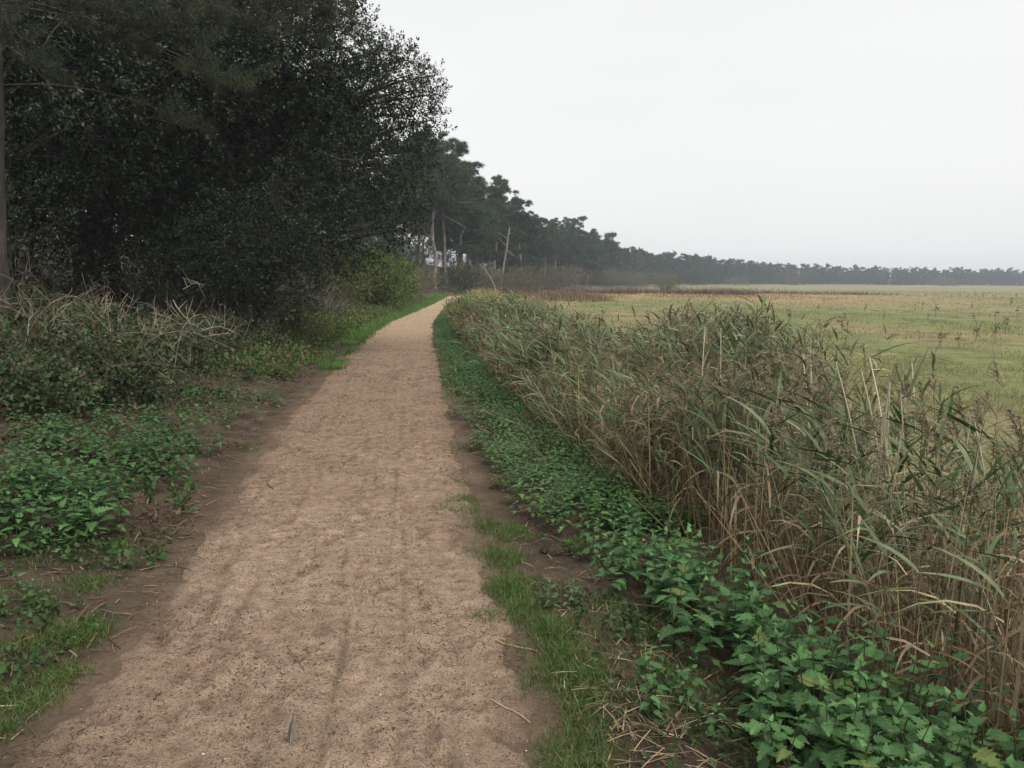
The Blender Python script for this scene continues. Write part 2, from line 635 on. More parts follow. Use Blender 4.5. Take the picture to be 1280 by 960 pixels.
def pathz(x, y):
    """height of the trodden sand itself"""
    x, y = np.atleast_1d(np.asarray(x, float)), np.atleast_1d(np.asarray(y, float))
    t = np.clip((x - Lx(y)) / (Rx(y) - Lx(y)), -0.099, 1.099)
    fi = np.interp(y, py_, np.arange(len(py_)))
    fj = (t + 0.1) / 1.2 * (len(pt_) - 1)
    i0 = np.clip(fi.astype(int), 0, len(py_) - 2)
    j0 = np.clip(fj.astype(int), 0, len(pt_) - 2)
    a, b_ = fi - i0, fj - j0
    z = (PZ[i0, j0] * (1 - a) + PZ[i0 + 1, j0] * a) * (1 - b_) + (PZ[i0, j0 + 1] * (1 - a) + PZ[i0 + 1, j0 + 1] * a) * b_
    return np.maximum(z, G0(x, y) - 0.06 * sstep(0.18, 0.42, np.minimum(x - Lx(y), Rx(y) - x)))


# ------------------------------------------------------------------ leaf templates
def leaf_quad(L=1.0, W=0.45, fold=0.08):
    v = np.array([[0, 0, 0], [-W / 2, 0.48 * L, fold * L], [0, L, -0.04 * L], [W / 2, 0.48 * L, fold * L]])
    return v, np.array([[0, 1, 2], [0, 2, 3]])


def spray(n, twig, L, W, cols, spread=65, r=rng):
    """a twig end with n leaves, growing along +y"""
    b = MB()
    lv, lf = leaf_quad(L, W)
    t = np.sort(r.uniform(0.1, 1.0, n))
    az = np.arange(n) * 2.4 + r.uniform(0, 6)
    el = np.radians(spread) * (1.05 - 0.6 * t) * r.uniform(0.7, 1.2, n)
    d = np.stack([np.cos(az) * np.sin(el), np.cos(el), np.sin(az) * np.sin(el)], -1)
    M = frames(d, np.array([0.0, 0, 1]) + r.normal(0, 0.5, (n, 3)))
    pos = np.stack([np.zeros(n), t * twig, np.zeros(n)], -1) + r.normal(0, 0.015, (n, 3))
    cl = np.asarray(cols)[r.integers(0, len(cols), n)] * r.uniform(0.75, 1.25, (n, 1))
    T = (lv, [lf], np.ones((len(lv), 3)))
    inst(b, T, M, pos, r.uniform(0.7, 1.15, n), cl)
    return b.arrays()


def lobes_crown(mb, lobes, Ts, dens, r, flat=1.0, up=0.35, scale=(0.8, 1.25), inner=0.15, tint=0.2):
    """leaf sprays spread through clumps; lobes = [(cx, cy, cz, R)]"""
    for (cx, cy, cz, R) in lobes:
        n = max(6, int(dens * 4 * PI * R * R * flat ** 0.5))
        d = nrm(r.normal(0, 1, (n, 3)))
        rad = R * np.where(r.random(n) < inner, r.uniform(0.2, 0.7, n), r.uniform(0.68, 1.05, n))
        lump = 0.75 + 0.5 * vnoise(d[:, 0] * 2.3 + cx * 3, d[:, 1] * 2.3 + d[:, 2] * 2 + cz * 3, 5)
        pos = d * (rad * lump)[:, None] * np.array([1, 1, flat]) + np.array([cx, cy, cz])
        dirs = nrm(d + np.array([0, 0, up]) + r.normal(0, 0.45, (n, 3)))
        M = frames(dirs, r.normal(0, 0.6, (n, 3)) + np.array([0, 0, 0.9]))
        s = r.uniform(scale[0], scale[1], n)
        k = r.integers(0, len(Ts), n)
        tn = (1 + r.normal(0, tint * 0.6, (n, 1))) * (1 + r.normal(0, tint * 0.4))
        for q in range(len(Ts)):
            m = k == q
            if m.any():
                inst(mb, Ts[q], M[m], pos[m], s[m], np.clip(np.repeat(tn, 3, 1), 0.4, 1.8)[m])


def limb(mb, a, c, r0, r1, r, sag=0.25, sides=5, n=7, colr=(1, 1, 1)):
    a, c = np.asarray(a, float), np.asarray(c, float)
    m = (a + c) / 2 + r.normal(0, 0.06, 3) * np.linalg.norm(c - a) + np.array([0, 0, sag * np.linalg.norm((c - a)[:2])])
    pts = bez(a, m, c, n)
    v, f = tube(pts, np.linspace(r0, r1, n), sides)
    mb.add(v, f, colr)


def trunk_pts(base, top, r, n=9, wob=0.12):
    t = np.linspace(0, 1, n)[:, None]
    p = np.asarray(base) * (1 - t) + np.asarray(top) * t
    w = np.cumsum(r.normal(0, wob / math.sqrt(n), (n, 3)), 0)
    w -= w[0]
    w[:, 2] = 0
    return p + w


# ------------------------------------------------------------------ holm oaks on the left
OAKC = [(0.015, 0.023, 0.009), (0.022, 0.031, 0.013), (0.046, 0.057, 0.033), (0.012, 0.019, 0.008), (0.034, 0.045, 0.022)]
r1 = np.random.default_rng(101)
T_oak = [spray(13, 0.26, 0.075, 0.036, OAKC, 70, r1) for _ in range(4)]
T_oakf = [spray(13, 0.22, 0.058, 0.028, OAKC, 70, r1) for _ in range(6)]
CLUMPS = []
for (Rc, dn_) in ((0.3, 30), (0.6, 30), (1.1, 34)):
    for k in range(3):
        m = MB()
        lobes_crown(m, [(0, 0, 0, Rc)], T_oakf, dn_, r1, up=0.3, scale=(0.8, 1.25), tint=0.3)
        me = m.mesh('oak_clump')
        me.materials.append(M_oak)
        CLUMPS.append((Rc, me))


def holm_oak(loc, lobes, trunks, label, dens=13, seed=1, scale=(0.8, 1.25)):
    r = np.random.default_rng(seed)
    root = empty('holm_oak', loc)
    tb = MB()
    for (b0, t0, ra, rb_) in trunks:
        pts = trunk_pts(b0, t0, r, 10, 0.3)
        v, f = tube(pts, np.linspace(ra, rb_, 10) * (1 + 0.35 * np.exp(-np.linspace(0, 1, 10) * 14)), 10)
        tb.add(v, f, (1, 1, 1))
    tb.build('trunk', M_oakbark, root, True)
    lb = MB()
    for (cx, cy, cz, R) in lobes:
        b0, t0, ra, rb_ = trunks[r.integers(len(trunks))]
        h = np.clip((cz - 1.2 - b0[2]) / (t0[2] - b0[2]), 0.12, 0.95)
        a = np.asarray(b0) * (1 - h) + np.asarray(t0) * h
        limb(lb, a, (cx, cy, cz), 0.06, 0.012, r, 0.12)
        for q in range(3):
            d = nrm(r.normal(0, 1, 3)) * R * 0.9
            limb(lb, (cx, cy, cz), np.array([cx, cy, cz]) + d, 0.014, 0.004, r, 0.1, 4, 4)
    tag(lb.build('limbs', M_oakbark, root, True), kind='stuff')
    for (cx, cy, cz, R) in lobes:
        cl = 0 if R < .42 else 1 if R < .82 else 2
        Rc, me = CLUMPS[cl * 3 + int(r.integers(3))]
        o = tag(link('leaf_clump', me, root, (cx, cy, cz)), kind='stuff')
        o.scale = (R / Rc,) * 3
        o.rotation_euler = (r.normal(0, .3), r.normal(0, .3), r.uniform(0, 6.28))
    return tag(root, label, 'tree', 'holm oaks along the left of the path')


def W(px, py, Yd):
    return atd(px, py, Yd)


# the big one that leans over the path
base = np.array([-6.1, 18.0, 0])
base[2] = gz(base[0], base[1])
lob = []
r2 = np.random.default_rng(77)
tries = 0
while len(lob) < 52 and tries < 4000:
    tries += 1
    d = nrm(r2.normal(0, 1, 3))
    p = np.array([-6.2, 18.3, 5.6]) + d * np.array([3.4, 3.6, 4.7]) * r2.uniform(0.55, 0.95)
    if p[2] < 1.9 or (p[1] > 20.5 and r2.random() < 0.6):
        continue
    q = CM[:3, :3].T @ (p - np.array([0, 0, CAM_H]))
    if q[0] / -q[2] * 1000 + 640 > 490 and p[2] > 6.2:
        continue
    lob.append((*p, r2.uniform(0.85, 1.45)))
for (px, py, Yd, R) in [(480, 110, 17, .75), (505, 95, 16.6, .5), (528, 112, 16.5, .42), (520, 150, 16.8, .6), (500, 190, 17.3, .8), (515, 225, 17, .6), (470, 210, 16.6, .9),
                        (490, 265, 17.2, .7), (455, 285, 17, .8), (420, 300, 16.6, .8), (470, 75, 17.6, .5), (440, 130, 17, .9), (430, 200, 16.4, 1.0), (385, 260, 16, 1.0),
                        (395, 315, 16.4, .8), (350, 330, 16, .8), (370, 360, 16.2, .55), (335, 385, 16.1, .55), (300, 350, 15.8, .8), (330, 300, 15.5, 1.0), (280, 310, 15.6, .9),
                        (545, 118, 16.6, .25), (536, 95, 16.8, .22), (492, 62, 17.2, .28), (510, 75, 17.1, .25), (540, 150, 16.7, .28), (525, 190, 17, .35), (512, 285, 17.3, .35)]:
    lob.append((*W(px, py, Yd), R))
lob = [tuple(np.array([a - base[0], b_ - base[1], c_ - base[2]])) + (R,) for (a, b_, c_, R) in lob]
holm_oak(base, lob, [((0, 0, -0.2), (0.3, 0.2, 6.5), .24, .07), ((0.25, -.2, -0.2), (1.6, -.8, 5.2), .17, .05), ((-.3, .1, -.2), (-1.6, .3, 6.0), .17, .05)],
         'large dark holm oak leaning its leafy crown over the left path edge', 13, 1, (0.85, 1.35))

# generic oak, used for the dark wall of foliage further left
r2 = np.random.default_rng(78)
glob = []
while len(glob) < 40:
    d = nrm(r2.normal(0, 1, 3))
    p = np.array([0, 0, 5.0]) + d * np.array([3.5, 3.5, 4.4]) * r2.uniform(0.5, 0.95)
    if p[2] < 1.0:
        continue
    glob.append((*p, r2.uniform(0.9, 1.5)))
proto = holm_oak((-9.6, 14.2, float(gz(-9.6, 14.2)) - .1), glob, [((0, 0, -0.2), (0.2, 0.3, 6.5), .22, .06), ((.3, .1, -.2), (1.2, -1, 5.0), .14, .05)],
                 'dark holm oak at the left, behind the dead brambles', 10, 2, (0.95, 1.4))
for (x, y, rz, s, lab) in [(-13.2, 16.5, 1.4, 1.15, 'holm oak deep in the shade at the far left, near the pine trunk'),
                           (-10.6, 21.5, 2.6, 1.25, 'tall holm oak in the dark behind the leaning oak, seen between crowns'),
                           (-10.8, 27.5, 4.1, 1.0, 'holm oak behind the leaning oak, above the grey twiggy bush'),
                           (-14.5, 27, 5.2, 1.3, 'holm oak farthest back in the dark wood at the left'),
                           (-12.4, 35, 0.6, 1.1, 'holm oak past the green bush, left of the pine trunks'),
                           (-14.5, 45, 2.1, 1.15, 'holm oak standing back from the path behind the first pines')]:
    o = copy_tree(proto)
    o.location = (x, y, float(gz(x, y)) - 0.1)
    o.rotation_euler = (0, 0, rz)
    o.scale = (s, s, s)
    o['label'] = lab

# ------------------------------------------------------------------ pines
PINEC = [(0.040, 0.066, 0.027), (0.055, 0.084, 0.034), (0.032, 0.054, 0.024)]


def tuft(n, L, w, r, cols, cone=80):
    b = MB()
    az = np.arange(n) * 2.4 + r.uniform(0, 6)
    el = np.radians(cone) * np.sqrt((np.arange(n) + 0.5) / n)
    d = np.stack([np.cos(az) * np.sin(el), np.cos(el), np.sin(az) * np.sin(el)], -1)
    v = np.array([[-w / 2, 0, 0], [w / 2, 0, 0], [0, L, 0]])
    cl = np.asarray(cols)[r.integers(0, len(cols), n)] * r.uniform(0.7, 1.3, (n, 1))
    inst(b, (v, [np.array([[0, 1, 2]])], np.ones((3, 3))), frames(d, r.normal(0, 1, (n, 3))), np.zeros((n, 3)) + r.normal(0, 0.01, (n, 3)), r.uniform(0.7, 1.1, n), cl)
    return b.arrays()


r3 = np.random.default_rng(202)
T_pine = [tuft(11, 0.34, 0.055, r3, PINEC) for _ in range(4)]
T_far = [tuft(6, 0.75, 0.24, r3, PINEC) for _ in range(4)]


def pine_parts(seed, H, cb, spread, lean=(0, 0), Ts=T_pine, nl=26, tdens=24, trunk_r=0.2, padr=(0.45, 0.95), crooked=0.25):
    r = np.random.default_rng(seed)
    tp = trunk_pts((0, 0, -0.3), (lean[0], lean[1], H), r, 12, crooked)
    tb = MB()
    v, f = tube(tp, trunk_r * (1 - 0.8 * np.linspace(0, 1, 12)) * (1 + 0.3 * np.exp(-np.linspace(0, 1, 12) * 20)), 8)
    tb.add(v, f, (1, 1, 1))
    lb, cbm = MB(), MB()

    def at(t):
        return np.array([np.interp(t * (len(tp) - 1), np.arange(len(tp)), tp[:, k]) for k in range(3)])
    for i in range(nl):
        t = cb + (1 - cb) * (i + r.random()) / nl
        u = (t - cb) / (1 - cb)
        ln = spread * (0.4 + 0.6 * math.sin(PI * min(1, 0.18 + 0.72 * u))) * r.uniform(0.55, 1.1)
        az = i * 2.4 + r.uniform(-.5, .5)
        a = at(t)
        e = a + np.array([math.cos(az) * ln, math.sin(az) * ln, ln * r.uniform(-0.15, 0.6)])
        limb(lb, a, e, 0.05 * (1.2 - u), 0.015, r, r.uniform(-.1, .12), 4, 5)
        for q in range(3 if ln > 1.2 else 2):
            R = r.uniform(*padr) * (1 - 0.3 * u)
            c = a + (e - a) * (1.0 - 0.33 * q) + np.array([r.normal(0, .35), r.normal(0, .35), 0.1 + r.normal(0, .3)])
            n = int(tdens * R * R * 6)
            d = nrm(r.normal(0, 1, (n, 3)) + np.array([0, 0, .45]))
            pos = c + d * R * (0.7 + 0.6 * vnoise(d[:, :1] * 2.5 + i, d[:, 1:2] * 2.5 + d[:, 2:] * 2, 3)) * r.uniform(0.35, 1.0, (n, 1)) * np.array([1, 1, 0.68])
            dirs = nrm(d * 0.7 + np.array([0, 0, 0.7]) + r.normal(0, .3, (n, 3)))
            k = r.integers(0, len(Ts), n)
            tn = np.repeat(1 + r.normal(0, 0.15, (n, 1)), 3, 1) * r.uniform(0.85, 1.15)
            M = frames(dirs, r.normal(0, 1, (n, 3)))
            for w in range(len(Ts)):
                m = k == w
                if m.any():
                    inst(cbm, Ts[w], M[m], pos[m], r.uniform(0.8, 1.2, m.sum()), tn[m])
    for i in range(6):                                   # dead snags on the bare trunk
        t = r.uniform(cb * 0.35, cb)
        az = r.uniform(0, 6.28)
        ln = r.uniform(0.4, 1.4)
        limb(lb, at(t), at(t) + np.array([math.cos(az) * ln, math.sin(az) * ln, r.uniform(-.3, .3)]), 0.03, 0.008, r, 0, 4, 4)
    return tb, lb, cbm


def pine_proto(seed, *a, **k):
    tb, lb, cbm = pine_parts(seed, *a, **k)
    mt, ml, mc = tb.mesh('pine_trunk', True), lb.mesh('pine_limbs'), cbm.mesh('pine_crown')
    mt.materials.append(M_pinebark)
    ml.materials.append(M_pinebark)
    mc.materials.append(M_pine)
    return mt, ml, mc


def put_pine(pr, x, y, rz, s, label, group, z=None):
    root = empty('pine_tree', (x, y, (float(gz(x, y)) if z is None else z) - 0.1), rz)
    root.scale = (s, s, s)
    for nme, me in zip(('trunk', 'limbs', 'crown'), pr):
        tag(link(nme, me, root), kind=None if nme == 'trunk' else 'stuff')
    return tag(root, label, 'tree', group)


PV = [pine_proto(301, 12.5, 0.52, 3.0, (0.6, 0.2)), pine_proto(302, 11.5, 0.58, 2.8, (-0.5, 0.4), nl=22), pine_proto(303, 12, 0.45, 2.7, (0.2, -0.5), nl=28),
      pine_proto(304, 10.5, 0.32, 2.9, (0.1, 0.3), nl=30)]
GRP = 'pines along the wood edge beyond the bend'
for (px, Yd, v, rz, s, lab) in [
    (543, 80, 0, 0.3, 1.18, 'tall pine with a pale slanting bare trunk above the brown scrub'),
    (558, 85, 1, 2.0, 1.12, 'slim pine with straight bare trunk just right of the slanting one'),
    (522, 88, 1, 4.0, 1.15, 'pine with thin trunk left of the slanting pale pine trunk'),
    (500, 84, 2, 1.0, 1.15, 'pine half hidden behind the edge of the holm oak crown'),
    (578, 92, 3, 3.0, 1.28, 'dark dense pine hanging low right of the slim bare trunks'),
    (590, 98, 2, 5.0, 1.2, 'pine with a broad dark crown behind the low hanging pine'),
    (604, 104, 3, 1.7, 1.05, 'low branching pine behind the bent bare pole'),
    (618, 110, 0, 4.4, 1.12, 'open crowned pine whose pale upper limbs show against the sky'),
    (636, 112, 3, 2.2, 0.86, 'short pine behind the bleached leaning dead trunk'),
    (652, 118, 1, 0.9, 1.02, 'pine with pale straight trunk right of the leaning dead trunk'),
    (642, 126, 2, 3.3, 1.05, 'pine with pointed top behind the leaning dead trunk'),
    (664, 130, 3, 4.9, 1.0, 'bushy pine right of the pale straight trunk'),
    (681, 146, 2, 0.2, 0.96, 'pine before the gap in the wood edge'),
    (694, 158, 1, 2.7, 0.95, 'slender pine in the gap left of the rounded clump'),
    (708, 170, 3, 1.2, 1.12, 'dark pine at the left of the rounded clump'),
    (722, 176, 2, 3.9, 1.18, 'tallest pine of the rounded clump standing out on the marsh'),
    (734, 182, 3, 5.5, 1.1, 'pine at the right end of the rounded clump'),
    (716, 166, 3, 0.0, 0.8, 'small dark pine at the foot of the rounded clump'),
    (742, 196, 1, 2.4, 0.9, 'small pine stepping down from the rounded clump to the far wood'),
]:
    p = atd(px, 345, Yd)
    put_pine(PV[v], p[0], Yd, rz, s, lab, GRP)
rr = np.random.default_rng(404)
for k in range(34):                                      # the rows behind them
    Yd = 66 + k * 4.0
    x = float(Lx(Yd)) - rr.uniform(5, 14) - (3 if Yd < 90 else 0)
    put_pine(PV[rr.integers(4)], x, Yd, rr.uniform(0, 6.28), rr.uniform(0.8, 1.0), 'pine in the dark rows behind the wood edge', 'pines in the rows behind the wood edge')

# the near pine whose trunk stands at the left border
r4 = np.random.default_rng(505)
T_near = [tuft(44, 0.14, 0.0048, r4, [(0.028, 0.042, 0.018), (0.036, 0.052, 0.022), (0.045, 0.05, 0.022)], 85) for _ in range(3)]
npx, npy = -6.6, 10.1
root = empty('pine_tree', (npx, npy, float(gz(npx, npy)) - 0.05))
tb = MB()
tp = trunk_pts((0, 0, -0.2), (0.12, 0.1, 11), r4, 26, 0.1)
v, f = tube(tp, np.linspace(0.21, 0.1, 26), 14)
v += (np.random.default_rng(3).normal(0, 0.008, v.shape))
tb.add(v, f, (1, 1, 1))
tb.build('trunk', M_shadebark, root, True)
lb, cb = MB(), MB()
ends = []
for (px, py, Yd) in [(30, 75, 9.4), (55, 95, 9.6), (15, 40, 9.6), (230, 20, 10.5), (265, 55, 10.3), (300, 20, 11.0), (330, 30, 11.6), (345, 45, 11.8), (290, 110, 10.5),
                     (250, 160, 10.6), (205, 35, 10), (160, 20, 10), (180, 70, 10.4), (310, 115, 11), (375, 10, 12.2), (420, 20, 12.6), (440, 45, 12.8), (430, 10, 12.8), (400, 40, 12.6), (120, 10, 9.6), (90, 25, 9.8)]:
    ends.append(W(px, py, Yd) - np.array(root.location))
for e in ends:
    hub = np.array([0.06, 0.05, min(e[2] + r4.uniform(0.2, 1.2), 9.5)])
    limb(lb, hub, e, 0.013, 0.004, r4, 0.14, 5, 9)
    for q in range(11):
        t_ = r4.uniform(0.72, 1.04)
        c = hub + (e - hub) * t_ + np.array([r4.normal(0, .12), r4.normal(0, .15), 0.06 + r4.normal(0, .09)])
        d = nrm((e - hub) * np.array([1, 1, .2]) + r4.normal(0, .6, 3) + np.array([0, 0, .6]))
        limb(lb, hub + (e - hub) * (t_ - .06), c, 0.008, 0.003, r4, 0.02, 3, 3)
        for j in range(3):
            inst(cb, T_near[r4.integers(3)], frames(d[None], r4.normal(0, 1, (1, 3))), (c + d * 0.06 * j)[None], np.array([r4.uniform(.9, 1.3)]), None)
tag(lb.build('limbs', M_shadebark, root), kind='stuff')
tag(cb.build('crown', M_pine, root), kind='stuff')
tag(root, 'near pine with bare brown trunk at the left border and drooping needle sprays', 'tree')

# the far wood round the marsh
FV = [pine_parts(600 + i, 11.5, 0.16 + 0.05 * (i % 3), 3.1, (0.3, 0.2), T_far, 16, 2.4, 0.17, (0.8, 1.6)) for i in range(6)]
FM = []
for tb, lb, cbm in FV:
    m = MB()
    for q, c_ in ((tb, (0.16, 0.125, 0.10)), (cbm, None)):
        v, fl, c = q.arrays()
        m.add(v, fl, c if c_ is None else np.array(c_))
    me = m.mesh('far_pine')
    me.materials.append(M_pine)
    FM.append((me, m.arrays()))
FL = []
for i in range(4):
    tb, lb, cbm = pine_parts(650 + i, 11.5, 0.10, 3.2, (0.3, 0.2), [tuft(5, 1.4, 0.7, r3, PINEC)], 11, 0.5, 0.17, (1.0, 1.7))
    FL.append(cbm.arrays())
rr = np.random.default_rng(707)
yy_ = np.linspace(190, 720, 4000)
xx_ = Lx(yy_)
arc = np.concatenate([[0], np.cumsum(np.hypot(np.diff(xx_), np.diff(yy_)))])
far_list = []
for row in range(5):
    a_ = np.arange(0, arc[-1] * .86, 4.9 if row < 2 else 8.0) + rr.uniform(-1.6, 1.6)
    for q in a_:
        q = q + rr.uniform(-1.5, 1.5)
        x, y = np.interp(q, arc, xx_), np.interp(q, arc, yy_)
        x2, y2 = np.interp(q + 8, arc, xx_), np.interp(q + 8, arc, yy_)
        t_ = nrm(np.array([x2 - x, y2 - y]))
        off = 1.0 + row * 3.6 + rr.uniform(-1.2, 1.2)
        far_list.append((row, float(x - t_[1] * off), float(y + t_[0] * off)))
cnt = 0
fmass = MB()
for (row, x, y) in far_list:
    s = rr.uniform(0.6, 0.86) * np.interp(y, [190, 260, 345, 450], [1.35, 1.28, 1.12, 1.0]) * (0.62 if row == 0 and rr.random() < 0.3 else 1.0)
    g = float(gz(x, y)) - 1.3 * s
    rz = rr.uniform(0, 6.28)
    i = rr.integers(4)
    if row < 2 and cnt < 290:
        cnt += 1
        o = link('pine_tree', FM[i][0], None, (x, y, g))
        o.rotation_euler = (0, 0, rz)
        o.scale = (s, s, s * rr.uniform(0.9, 1.1))
        zone = (('foremost row' if row == 0 else 'second row') + ' of the far wood, ' + ('left part near the rounded clump' if y < 260 else 'middle part behind the marsh bush' if y < 350 else 'right part above the open meadow'))
        tag(o, 'hazy pine in the ' + zone, 'tree', 'pines in the ' + zone)
    else:
        inst(fmass, FL[i], rotz(np.array([rz])), np.array([[x, y, g]]), np.array([s * 1.05]))
for q in np.arange(0, arc[-1] * .86, 4.0):
    q = q + rr.uniform(-1.5, 1.5)
    x, y = np.interp(q, arc, xx_), np.interp(q, arc, yy_)
    y = y + rr.uniform(1.5, 4)
    inst(fmass, FL[rr.integers(4)], rotz(np.array([rr.uniform(0, 6.28)])), np.array([[x, y, float(gz(x, y)) - 1.2]]), np.array([rr.uniform(.28, .45)]),
         np.array([[1.3, 1.15, 1.0]]) * rr.uniform(.9, 1.3))
tag(fmass.build('far_wood', M_pine), 'hazy dark mass of the far pine wood behind its front rows', kind='stuff')

# bleached leaning dead trunk and the bent bare pole at the bend
r5 = np.random.default_rng(808)
Yd = 92
b0, t0 = atd(625, 341, Yd), atd(641, 284, Yd)
root = empty('dead_tree', (b0[0], b0[1], float(gz(b0[0], b0[1])) - 0.1))
q0 = np.array(root.location)
tb = MB()
pts = trunk_pts((0, 0, 0), t0 - q0, r5, 9, 0.15)
v, f = tube(pts, np.linspace(0.17, 0.08, 9), 8)
tb.add(v, f, (1, 1, 1))
tb.build('trunk', M_dead, root, True)
for (t_, dx, dz) in [(0.82, -1.1, 0.7), (0.9, 0.5, 0.1), (0.72, -0.9, 0.9), (0.66, 0.9, -.7), (0.5, .5, .2)]:
    a = pts[0] + (pts[-1] - pts[0]) * t_
    m = MB()
    limb(m, a, a + np.array([dx, r5.normal(0, .3), dz]), 0.06, 0.02, r5, 0.05, 5, 5)
    m.build('stub', M_dead, root, True)
tag(root, 'bleached dead trunk with broken stubs leaning right before the dark pines', 'tree')
Yd = 56
m = MB()
pp = np.array([atd(a, b_, Yd) for a, b_ in [(620, 368), (618, 357), (613, 347), (607, 338), (601, 332)]])
v, f = tube(pp, np.linspace(0.05, 0.015, 5), 6)
m.add(v, f, (0.3, 0.27, 0.22))
v, f = tube(np.array([pp[2], pp[2] + [0.5, 0, .35]]), np.array([.02, .008]), 4)
m.add(v, f, (0.3, 0.27, 0.22))
tag(m.build('bare_branch', M_twig), 'thin bent bare branch leaning left at the bend of the path', 'branch')
for (px, py, ex, ey_, Yd, lab) in [(552, 268, 582, 284, 80, 'pale broken limb jutting right between the slim pine trunks')]:
    m = MB()
    limb(m, atd(px, py, Yd), atd(ex, ey_, Yd), 0.045, 0.025, r5, 0.05, 5, 6, (0.2, 0.175, 0.14))
    limb(m, atd(ex, ey_, Yd), atd(ex - 4, ey_ + 8, Yd), 0.03, 0.015, r5, 0.02, 5, 4, (0.28, 0.25, 0.2))
    tag(m.build('broken_limb', M_twig), lab, 'branch')

# ------------------------------------------------------------------ bushes and scrub along the left
r6 = np.random.default_rng(909)
GREENB = [(0.105, 0.145, 0.030), (0.13, 0.17, 0.04), (0.085, 0.12, 0.027)]
GREYB = [(0.09, 0.095, 0.05), (0.11, 0.105, 0.065), (0.075, 0.082, 0.042), (0.13, 0.12, 0.078)]
BROWNB = [(0.125, 0.10, 0.062), (0.15, 0.12, 0.076), (0.105, 0.10, 0.05), (0.09, 0.09, 0.045)]
YELB = [(0.12, 0.125, 0.03), (0.095, 0.11, 0.03), (0.08, 0.098, 0.03)]
DARKB = [(0.035, 0.05, 0.02), (0.045, 0.06, 0.026), (0.03, 0.042, 0.02)]
T_green = [spray(12, 0.25, 0.085, 0.045, GREENB, 70, r6) for _ in range(4)]
T_grey = [spray(10, 0.28, 0.06, 0.02, GREYB, 60, r6) for _ in range(4)]
T_brown = [spray(10, 0.3, 0.07, 0.018, BROWNB, 55, r6) for _ in range(4)]
T_yel = [spray(12, 0.25, 0.08, 0.03, YELB, 60, r6) for _ in range(4)]
T_dark = [spray(12, 0.22, 0.06, 0.035, DARKB, 75, r6) for _ in range(4)]


def bush(px, py, Yd, rx, h, Ts, label, dens=16, nl=14, twigs=60, tcol=(0.14, 0.12, 0.09), scale=(0.8, 1.25), name='bush', group=None, seed=0, xyz=None, ry=None, mat=None):
    r = np.random.default_rng(1000 + seed)
    if xyz is None:
        p = atd(px, py, Yd)
        p[2] = float(gz(p[0], p[1]))
    else:
        p = np.array(xyz, float)
    ry = ry or rx
    root = empty(name, p - np.array([0, 0, 0.05]))
    lobes = []
    for i in range(nl):
        a = r.uniform(0, 6.28)
        q = math.sqrt(r.random()) * 0.78
        z = h * r.uniform(0.15, 0.78) * (1 - 0.45 * q * q)
        lobes.append((math.cos(a) * q * rx, math.sin(a) * q * ry, z, r.uniform(0.2, 0.34) * min(rx, h)))
    cb = MB()
    lobes_crown(cb, lobes, Ts, dens * 0.52, r, up=0.5, scale=(scale[0] * 1.25, scale[1] * 1.25), inner=0.25)
    tag(cb.build('foliage', mat or M_bush, root), kind='stuff')
    sb = MB()
    for i in range(twigs):
        l = lobes[r.integers(len(lobes))]
        e = np.array(l[:3]) + nrm(r.normal(0, 1, 3) + [0, 0, .7]) * l[3] * r.uniform(.6, 1.35)
        limb(sb, (l[0] * .25 + r.normal(0, .08), l[1] * .25 + r.normal(0, .08), 0), e, 0.014, 0.004, r, 0.1, 3, 5, np.array(tcol) * r.uniform(.6, 1.3))
    tag(sb.build('stems', M_twig, root), kind='stuff')
    return tag(root, label, 'bush', group)


BG = 'bushes along the left of the path'
bush(364, 400, 20, 0.7, 1.5, T_yel, 'narrow yellowish bush at the foot of the leaning holm oak', 28, 12, 30, seed=1, group=BG)


def hedge(y, rx, back=0.8):
    x = float(Lx(y)) - back - rx
    return (x, y, float(gz(x, y)))


bush(0, 0, 0, 1.25, 2.0, T_grey, 'grey twiggy bush between the holm oak and the green bush', 28, 20, 200, (0.2, 0.18, 0.15), seed=2, group=BG, xyz=hedge(28, 1.25, 0.9))
bush(0, 0, 0, 1.5, 2.2, T_yel, 'dull olive bush between the grey twiggy bush and the fresh green one', 18, 18, 60, seed=23, group=BG, scale=(1, 1.4), xyz=hedge(34, 1.5, 0.8))
bush(0, 0, 0, 2.3, 2.5, T_green, 'round fresh green bush beside the bright grass verge', 22, 26, 40, seed=3, group=BG, scale=(1, 1.4), xyz=hedge(38, 2.3, -0.1))
bush(0, 0, 0, 2.3, 3.0, T_green, 'taller green bush behind the round one at the path side', 18, 20, 40, seed=4, group=BG, scale=(1, 1.5), xyz=hedge(45.5, 2.3, 0.5))
bush(0, 0, 0, 1.7, 2.2, T_grey, 'dull green brown bush after the fresh green bush', 20, 16, 90, seed=5, group=BG, scale=(1, 1.4), xyz=hedge(49.5, 1.7, 0.1))
bush(0, 0, 0, 2.0, 2.2, T_brown, 'brown scrubby bush under the first pine trunks', 18, 18, 120, seed=6, group=BG, scale=(1, 1.4), xyz=hedge(55, 2.0, 0.2))
bush(0, 0, 0, 2.2, 2.4, T_brown, 'brown scrub below the slanting pale pine trunk', 16, 18, 120, seed=7, group=BG, scale=(1, 1.5), xyz=hedge(61, 2.2, 0.1))
bush(0, 0, 0, 2.3, 2.2, T_grey, 'grey green scrub at the bend left of the bent branch', 14, 18, 90, seed=8, group=BG, scale=(1.1, 1.6), xyz=hedge(69, 2.3, -0.2))
bush(572, 350, 75, 2.5, 3.2, T_dark, 'dark shrub between the slim pine trunks and the bend', 12, 16, 40, seed=9, group=BG, scale=(1.2, 1.8))
bush(606, 352, 80, 3.0, 3.0, T_grey, 'low olive scrub in front of the leaning dead trunk', 10, 18, 60, seed=10, group=BG, scale=(1.3, 1.9))
